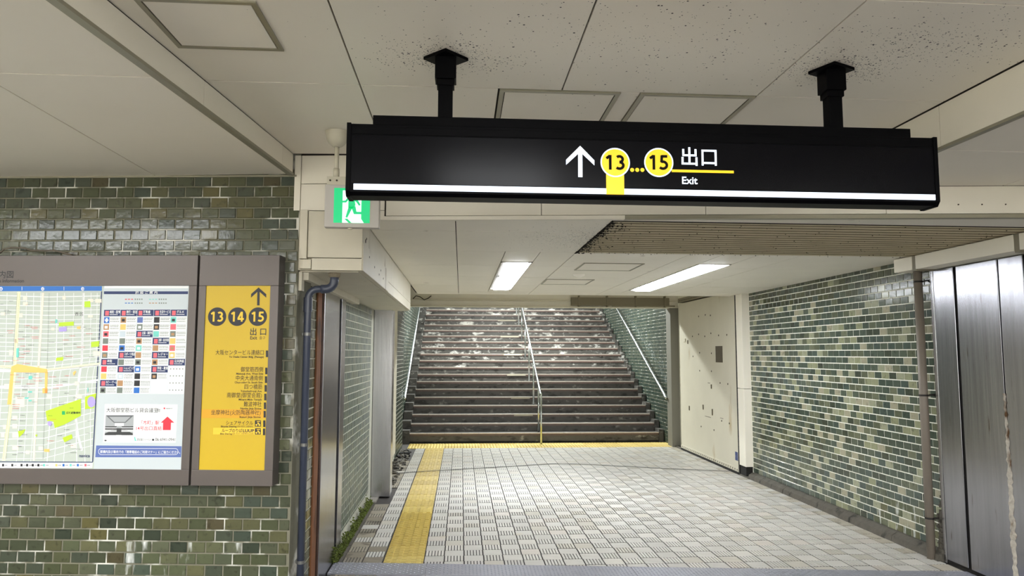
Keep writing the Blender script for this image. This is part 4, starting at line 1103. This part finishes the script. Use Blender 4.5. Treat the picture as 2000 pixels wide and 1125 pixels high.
for (x, y, n) in ((48, 636, 9), (60, 639, 12), (62, 642, 11), (62, 658, 12), (62, 661, 12), (40, 676, 9), (46, 686, 12), (40, 692, 10), (36, 698, 10), (24, 704, 12), (44, 710, 12), (6, 706, 12), (14, 646, 10), (16, 650, 8), (20, 732, 14), (35, 738, 12), (52, 750, 14), (66, 738, 14), (66, 744, 14), (26, 746, 12), (28, 770, 11), (24, 790, 13), (25, 794, 12), (24, 798, 12), (98, 629, 9), (96, 736, 12), (110, 752, 12), (104, 758, 10), (126, 734, 8), (150, 678, 14), (135, 656, 11), (122, 664, 10), (168, 652, 11), (96, 819, 12), (92, 861, 12), (128, 696, 12), (35, 662, 10)): scribble(tx1, x, y, n)
for (x, y, n) in ((18, 588, 7), (1, 594, 5), (8, 606, 9), (9, 609, 12), (9, 613, 9), (50, 595, 8), (36, 648, 9), (48, 639, 7), (0, 656, 6), (44, 658, 12), (55, 674, 10), (44, 682, 12), (46, 690, 10), (80, 684, 10), (96, 668, 9), (136, 594, 5), (162, 639, 6), (166, 642, 10), (180, 624, 7), (178, 662, 8), (142, 672, 7), (123, 672, 8), (122, 695, 7), (112, 682, 8), (174, 697, 8), (50, 729, 10), (66, 732, 8), (42, 754, 12), (44, 757, 12), (43, 761, 9), (33, 775, 12), (34, 778, 10), (63, 785, 9), (40, 811, 8), (38, 822, 9), (22, 820, 8), (115, 786, 8), (115, 790, 10), (94, 812, 8), (136, 797, 7), (126, 768, 7), (143, 777, 6), (37, 840, 8), (43, 849, 9), (35, 861, 8), (34, 872, 7), (36, 884, 8), (24, 888, 8), (125, 839, 9), (112, 851, 8), (127, 866, 10), (132, 870, 10), (148, 877, 10), (137, 884, 11), (122, 745, 8), (106, 745, 6), (170, 822, 7), (168, 846, 7)): scribble(tx2, x, y, n)
tx1.build('map_red_lettering', red, tm, kind='stuff'); tx2.build('map_black_lettering', ink, tm, kind='stuff')
def btext(s, px, py, hpx, m, par, off, bold=.0, align='LEFT', sxx=1.0, name='lettering', wpx=None, spacing=1.0):
    """text with its baseline start (or end) at a measured point; hpx = height of a full-size character in photo pixels"""
    u, v = bu(px, py, off); size = hpx * .00305 * 1.08
    o = put_text(s, size, u, v, off, m, par, bold, align, name, sxx, None, spacing)
    if wpx:
        wd = max(vv.co.x for vv in o.data.vertices) - min(vv.co.x for vv in o.data.vertices)
        k = wpx * .00305 / wd
        for vv in o.data.vertices: vv.co.x *= k
    return o
btext('西 区', 146, 616, 6.5, ink, tm, L4)
btext('広域避難場所', 129, 808, 4.2, ink, tm, L4, bold=.02, wpx=27)
q = MB(); bq([(121, 803), (127, 803), (127, 810), (121, 810)], L4, mb=q); q.build('park_mark', sheetE('mark_green_print', (20, 160, 90)), tm)
btext('navica', 154, 893, 8.0, navy, tm, L4, bold=.01, wpx=20)
btext('navica', 154, 893, 8.0, navy, tm, L4, bold=.01, wpx=20) if False else None
# map header, borders
hb = MB(); bq([(-60, 559), (199, 559), (199, 568), (-60, 569)], L1, mb=hb); hb.build('map_header', blue, tm)
hb = MB(); bq([(197.5, 569), (199.5, 569), (182, 902), (180, 902)], L1, mb=hb); bq([(-60, 901), (181, 902), (181, 903.5), (-60, 902.5)], L2, mb=hb); hb.build('map_border', navy, tm)
lg = MB(); bq([(-60, 903.5), (181, 904), (180, 914), (-60, 914)], L1, mb=lg); lg.build('legend_strip', white_p, tm)
lm = Each(); lm2 = MB()
for i, x in enumerate((4, 22, 40, 51, 62, 73, 84, 108, 122, 136, 150, 165)):
    bq([(x, 906), (x + 4, 906), (x + 4, 911), (x, 911)], L2, [ink, ink, ink, ink, ink, ink, teal, orange, blue, teal, blue, pink][i], lm); scribble(lm2, x + 5.5, 908.5, 5, L2, 1.3)
lm.build('legend_symbol', None, tm); lm2.build('legend_lettering', ink, tm, kind='stuff')
for (px, c) in ((2, 'B'), (83.5, 'C'), (161.5, 'D')):
    q = MB(); bq([(px + 3.2 * math.cos(i * PI / 6), 564.2 + 3.6 * math.sin(i * PI / 6)) for i in range(12)], L2, mb=q); q.build('grid_mark', white_p, tm)
    btext(c, px - 1.6, 566.3, 5, blue, tm, L3, bold=.03)
q = MB()
for px in (42.5, 124.5): bq([(px, 560), (px + .8, 560), (px + .8, 567), (px, 567)], L2, mb=q)
q.build('grid_ticks', white_p, tm)
# board title
btext('周辺案内図', 27, 542, 14.0, ink, tm, OFF + .0006, bold=.006, align='RIGHT')
btext('Area Information', 47, 551.5, 8.2, ink, tm, OFF + .0006, bold=.01, align='RIGHT')
# directory
def bil(u, v, q=((203, 604.5), (366, 604), (359, 769.5), (194, 769))):
    (x0, y0), (x1, y1), (x2, y2), (x3, y3) = q
    return ((x0 * (1 - u) + x1 * u) * (1 - v) + (x3 * (1 - u) + x2 * u) * v, (y0 * (1 - u) + y1 * u) * (1 - v) + (y3 * (1 - u) + y2 * u) * v)
q = MB(); bq([(204, 558.5), (368, 558.5), (368, 563), (204, 563)], L1, mb=q); q.build('top_glow_strip', white_p, tm)
q = MB(); bq([(203, 569), (367.5, 569), (367, 574.5), (203, 574.5)], L1, mb=q); q.build('directory_header', navy, tm)
btext('施 設 ご 案 内', 264, 573.6, 5.0, white_p, tm, L2, bold=.01, wpx=42)
q = MB()
for (x, y, m) in ((244, 584.5, red), (244, 592, blue), (291, 584.5, teal), (291, 592, brown_p)):
    for i in range(3): bq([(x + i * 6, y - .8), (x + 4 + i * 6, y - .8), (x + 4 + i * 6, y + .8), (x + i * 6, y + .8)], L1, m, q)
    for i in range(4): bq([(x + 19 + i * 4.3, y - 1.2), (x + 21.4 + i * 4.3, y - 1.2), (x + 21.4 + i * 4.3, y + 1.2), (x + 19 + i * 4.3, y + 1.2)], L1, photo_g, q)
q.build('route_legend', None, tm)
q = MB(); bq([bil(0, 0), bil(1, 0), bil(1, 1), bil(0, 1)], L1, mb=q); q.build('directory_table', white_p, tm)
lnm = MB()
for i in range(1, 5):
    a, b = bil(i / 5, 0), bil(i / 5, 1); bq([(a[0] - .4, a[1]), (a[0] + .3, a[1]), (b[0] + .3, b[1]), (b[0] - .4, b[1])], L2, mb=lnm)
for j in range(1, 12):
    a, b = bil(0, j / 12), bil(1, j / 12); bq([(a[0], a[1] - .2), (b[0], b[1] - .2), (b[0], b[1] + .25), (a[0], a[1] + .25)], L2, mb=lnm)
lnm.build('table_lines', grey_p, tm, kind='stuff')
heads = {(0, 0): '病院・医療', (1, 0): '旅行・宿泊', (2, 0): '不動産', (3, 0): '生活サービス', (4, 0): 'グルメ', (2, 3): '企業・事務所', (3, 4): '法律・会計相談', (1, 6): 'スポーツ用品', (3, 6): 'レジャー',
         (0, 7): '寺院', (4, 7): '公共施設', (1, 8): 'ショッピング', (3, 8): '学校・教育', (0, 10): 'ホビー・ゲーム'}
hm_ = Each(); ic = Each(); tn = Each(); tx = MB(); sub = MB()
thumbs = [blue, photo_g, beige, brown_p, photo_g, pink, brown_p, grey_p, red, photo_g, orange, teal, slate, ink]
def cellq(mb, c, r, a0, a1, b0, b1, off, m=None):
    U = lambda a: (c + a) / 5; V = lambda b: (r + b) / 12
    bq([bil(U(a0), V(b0)), bil(U(a1), V(b0)), bil(U(a1), V(b1)), bil(U(a0), V(b1))], off, m, mb)
for c in range(5):
    for r in range(12):
        if (c, r) in heads:
            cellq(hm_, c, r, .01, .985, .04, .96, L3); cellq(ic, c, r, .09, .31, .2, .85, L4)
            p = bil((c + .35) / 5, (r + .52) / 12); s = heads[(c, r)]
            btext(s, p[0], p[1], 5.4, white_p, tm, L4, bold=.015, wpx=min(20, len(s) * 4.6), name='heading_lettering')
            for k in range(7): cellq(sub, c, r, .36 + k * .07, .41 + k * .07, .68, .78, L4)
        elif (c, r) in ((3, 10), (3, 11)): pass
        elif c == 4 and r > 7:
            for k in range(5): cellq(tx, c, r, .12 + k * .18, .19 + k * .18, .38, .52, L3)
        else:
            cellq(tn, c, r, .03, .36, .10, .90, L3, rdm.choice(thumbs))
            if rdm.random() < .6: cellq(tn, c, r, .10, .28, .35, .72, L4, rdm.choice([white_p, photo_g, brown_p, ink]))
            for b in (.25, .45, .72):
                a = .42
                while a < .92: w_ = rdm.uniform(.02, .05); cellq(tx, c, r, a, a + w_, b - .05, b + .05, L3); a += w_ + .025
hm_.build('heading_block', navy, tm); ic.build('heading_icon', pink, tm); tn.build('thumbnail', None, tm); tx.build('entry_lettering', photo_g, tm, kind='stuff'); sub.build('heading_subtitles', white_p, tm, kind='stuff')
# first entry: white cross on blue
q = MB(); cellq(q, 0, 1, .04, .36, .08, .95, L4, blue); q.build('clinic_square', None, tm)
q = MB(); cellq(q, 0, 1, .15, .25, .22, .82, L4 + .0005, white_p); cellq(q, 0, 1, .09, .31, .42, .62, L4 + .0006, white_p); q.build('clinic_cross', None, tm)
# hall advertisement
q = MB(); bq([(205, 789), (347, 790), (343, 865), (201, 864)], L1, mb=q); q.build('advert_card', white_p, tm)
btext('大阪御堂筋ビル貸会議室', 207, 804.5, 8.6, ink, tm, L2, wpx=97)
btext('御堂', 306.5, 804, 5.5, ink, tm, L2, wpx=6)
q = MB(); bq([(319.5, 796), (322.5, 796), (322.5, 799), (319.5, 799)], L2, mb=q); q.build('advert_mark', red, tm)
q = MB(); scribble(q, 324, 797.8, 12, L2, 1.6); q.build('advert_small_lettering', photo_g, tm)
# the meeting-room picture (a flat print)
pg = MB(); P_ = lambda a, b: (206.5 + a * 55 - b * 2.0, 811 + b * 38.5)
def pq(pts, off, m): bq([P_(a, b) for a, b in pts], off, m, pg)
lgm = sheetE('photo_light_print', (158, 162, 165)); mdm = sheetE('photo_mid_print', (100, 104, 107), .0); dkm = sheetE('photo_dark_print', (52, 54, 56), .1)
pq([(0, 0), (1, 0), (1, 1), (0, 1)], L2, lgm); pq([(0, 0), (1, 0), (.72, .38), (.30, .38)], L3, mdm)
pq([(.12, .08), (.88, .08), (.70, .34), (.32, .34)], L4, lgm); pq([(.34, .40), (.66, .40), (.66, .55), (.34, .55)], L3, white_p)
pq([(0, 1), (1, 1), (1, .93), (.62, .66), (.42, .66), (0, .93)], L3, dkm)
for b, h_ in ((.56, .06), (.66, .07), (.93, .08)):
    pq([(.0, b), (.42, b), (.40, b + h_), (0, b + h_)], L4, dkm); pq([(.58, b), (1, b), (1, b + h_), (.60, b + h_)], L4, dkm)
for b in (.62, .74, .80): pq([(.0, b), (.42, b + .005), (.41, b + .04), (0, b + .04)], L4 + .0003, white_p); pq([(.58, b), (1, b), (1, b + .04), (.59, b + .04)], L4 + .0003, white_p)
pg.build('meeting_room_picture', None, tm)
btext('「本町」駅', 271, 828.5, 7.4, red, tm, L2, bold=.005, wpx=33)
btext('14号出口直結', 264, 839.5, 7.4, red, tm, L2, bold=.005, wpx=48)
q = MB(); bq([(327, 813.5), (340.5, 825.5), (334, 825.5), (333.5, 840), (318, 840), (318.5, 825.5), (314, 825.5)], L2, mb=q); q.build('red_arrow', red, tm)
btext('06-6941-0941', 303, 861, 7.0, ink, tm, L2, wpx=37)
btext('貸会議フィールド', 267.5, 860.5, 4.6, ink, tm, L2, wpx=27); btext('☎', 296, 861, 6.5, ink, tm, L2) if False else None
q = MB(); bq([(262, 854), (264, 853), (265, 858), (267, 861), (263, 861)], L2, mb=q); q.build('leaf_mark', teal, tm)
q = MB(); bq([(206 + 2.4 * math.cos(i * PI / 4), 860.4 + 1.4 * math.sin(i * PI / 4)) for i in range(8)], L2, mb=q); bq([(297.5, 857), (300.5, 857), (301, 860.8), (297, 860.8)], L2, mb=q); q.build('advert_icons', ink, tm)
q = MB(); bq([(188, 870), (354.5, 871.5), (353.5, 893), (186, 893)], L1, mb=q); q.build('notice_band', slate, tm)
q = MB()
def rr_outline(off, g):
    x0, x1, y0, y1 = 192 + g, 348 - g, 875.5 + g, 888.5 - g; r = 6 - g; pts = []
    for cx_, cy_, s in ((x1 - r, y0 + r, -PI / 2), (x1 - r, y1 - r, 0), (x0 + r, y1 - r, PI / 2), (x0 + r, y0 + r, PI)):
        pts += [(cx_ + r * math.cos(s + k * PI / 10), cy_ + r * math.sin(s + k * PI / 10)) for k in range(6)]
    return pts
bq(rr_outline(L2, 0), L2, white_p, q); bq(rr_outline(L3, .8), L3, slate, q); q.build('notice_outline', None, tm)
btext('駅構内及び車内での「携帯電話のご利用マナー」にご協力ください。', 195.5, 884.6, 5.4, white_p, tm, L4, bold=.012, wpx=149)

# yellow direction board
ty = bth('direction_board', 'narrow grey framed board with a yellow exit 13 to 15 panel', 'sign board')
board_frame(ty, uR2a, uR2b, u_y0, u_y1)
yb_m = mat('yellow_board_print', (194, 163, 18), .45, emit=.03); kb_m = mat('board_black_ink', (22, 24, 36), .5); kb2 = mat('board_brown_ink', (60, 48, 20), .5); yb2 = mat('pale_yellow_patch', (226, 188, 46), .45, emit=.03); yb3 = mat('amber_patch', (206, 152, 18), .45, emit=.03)
MB().box(u_y0, u_y1, -FO, -.02, zb, zt).build('yellow_panel', yb_m, ty)
q = MB(); aw = [(505, 561.5), (520, 573.5), (520, 581), (508, 571), (507.5, 596), (502.5, 596), (503, 571), (490, 581), (490.5, 573.5)]
bq([(505, 561.5), (520, 574.5), (520, 581.5), (505, 568)], L1, mb=q); bq([(505, 561.5), (505, 568), (490, 581.5), (490.5, 574)], L1, mb=q); bq([(502.7, 566), (507.3, 566), (507, 596.5), (502, 596.5)], L1 + .0002, mb=q)
q.build('arrow', kb_m, ty)
for (px, n) in ((424, '13'), (463.5, '14'), (503.5, '15')):
    c = bu(px, 618.5, L1); q = MB(); disc(q, c[0], c[1], .0525, L1); q.build('number_disc', kb_m, ty)
    digits(n, .056, c[0], c[1], L2, yb2, ty)
btext('出 口', 487, 653.5, 13.5, kb_m, ty, L1, bold=.012, wpx=30)
btext('Exit', 488, 662.8, 8, kb2, ty, L1, bold=.02); btext('출구', 506, 662.5, 6, kb2, ty, L1)
rows = [('大阪センタービル連絡口', 'To Osaka Center Bldg. (Passage)', 516, 692.5, 90, 65), ('御堂筋西側', 'Midosuji Ave. West Side', 514.5, 725.5, 42, 50), ('中央大通南側', 'Chuo-odori St. South Side', 513.5, 742.5, 50, 52),
        ('四つ橋筋', 'Yotsubashi-suji Ave.', 512.5, 759.5, 33, 40), ('南御堂(御堂会館)', 'Minami-Mido Temple', 512, 776, 65, 43), ('難波神社', 'Namba Jinja Shrine', 511, 793.5, 33, 39), ('坐摩神社(火防陶器神社)', 'Ikasuri Jinja Shrine', 509.5, 810, 92, 39)]
q = MB(); bq([(394, 799.5), (517.5, 799.5), (517, 816.5), (393.5, 816.5)], L1, mb=q); q.build('amber_patch', yb3, ty)
q = MB(); bq([(416.5, 835.5), (514, 836), (513.5, 849), (416, 848.5)], L1, mb=q); q.build('pale_patch', yb2, ty)
for (j, e, px, py, wj, we) in rows:
    btext(j, px, py, 9.4, kb2, ty, L2, bold=.002, align='RIGHT', wpx=wj); btext(e, px - .5, py + 6.3, 4.6, kb2, ty, L2, bold=.02, align='RIGHT', wpx=we)
btext('シェアサイクル', 494.5, 829.5, 7.8, kb2, ty, L2, bold=.006, align='RIGHT', wpx=50); btext('Bicycle Sharing', 462, 834.6, 4, kb2, ty, L2, bold=.02, align='RIGHT', wpx=29); btext('공유 자전거  共享单车', 494, 834.4, 3, kb2, ty, L2, align='RIGHT', wpx=29)
btext('ループのりば', 473, 844, 7, kb2, ty, L2, bold=.012, align='RIGHT', wpx=38); btext('LUUP', 496, 844, 6.8, kb_m, ty, L2, bold=.03, align='RIGHT', wpx=21); btext('Bike Sharing', 453, 848.6, 3.6, kb2, ty, L2, bold=.02, align='RIGHT', wpx=22); btext('공유 자전거  共享单车 (LUUP)', 495, 848.4, 3, kb2, ty, L2, align='RIGHT', wpx=39)
q = Each()
for (py) in (691, 724.5, 741.5, 758.5, 775.5, 792.5, 809, 827.5, 843.5):
    x1 = 528.6 - (py - 558) * .0385; bq([(x1 - 4.2, py - 6.5), (x1, py - 6.5), (x1, py + 6.5), (x1 - 4.2, py + 6.5)], L2, kb_m, q)
q.build('row_marker', None, ty)
for py in (827, 842.5):
    q = MB(); bq([(498, py - 6), (509.5, py - 6), (509.5, py + 6), (498, py + 6)], L2, mb=q); q.build('cycle_icon', kb_m, ty)
    q = MB()
    for cx_ in (501, 506.5): bq([(cx_ + 1.9 * math.cos(i * PI / 4), py + 3 + 1.9 * math.sin(i * PI / 4)) for i in range(8)], L3, mb=q)
    bq([(502, py - 1), (506, py - 1.5), (507, py + 2), (503, py + 1)], L3, mb=q); bq([(501, py - 4), (508, py - 4.5), (508, py - 3), (502, py - 2.6)], L3, mb=q); q.build('cycle_pictogram', yb2, ty)
# loose cable lying on top of the map board
P = [onB(px, py, .05) for px, py in ((-30, 512), (0, 494.5), (8, 486.5), (22, 484), (45, 484), (62, 489), (90, 489.5), (105, 489), (120, 492.5), (133, 496), (140, 499.5))]
P = [p if i < 10 else p for i, p in enumerate(P)]
P = [Vector((p.x, p.y, max(p.z, ztop_ + .006))) for p in P[1:]]
tag(MB().tube(P, .005, 8).build('loose_cable', mat('grey_cable', (96, 88, 76), .6), smooth=True), 'thin grey cable lying loose on top of the map board', 'cable')
# small wire at the end of the bulkhead
P = [onY(px, py, 11.9) for px, py in ((806, 583), (812, 577), (820, 579), (828, 585), (836, 582), (842, 577))]
P = [Vector((p.x, 11.97, p.z)) for p in P]
tag(MB().tube(P, .008, 6).build('hanging_wire', wire_m), 'short dark wire sagging on the beam at the left of the stairs', 'wire')

# ------------------------------------------------------------------ the rest of the room round the camera
struct(MB().box(-4.6, 4.1, -3.3, -3.2, 0, 2.9, cream_wall).build('wall_rear', None))
struct(MB().box(-4.7, -4.6, -3.2, 4.8, 0, 2.9, cream_wall).build('wall_far_left', None))
rf = random.Random(77)
for x in (-2.2, -0.2, 1.8):
    z = ZM if x > -1 else ZL
for o in bpy.data.objects:
    if o.type == 'MESH' and o.get('category') is None and o.parent is None and o.get('kind') is None: print('UNTAGGED', o.name)
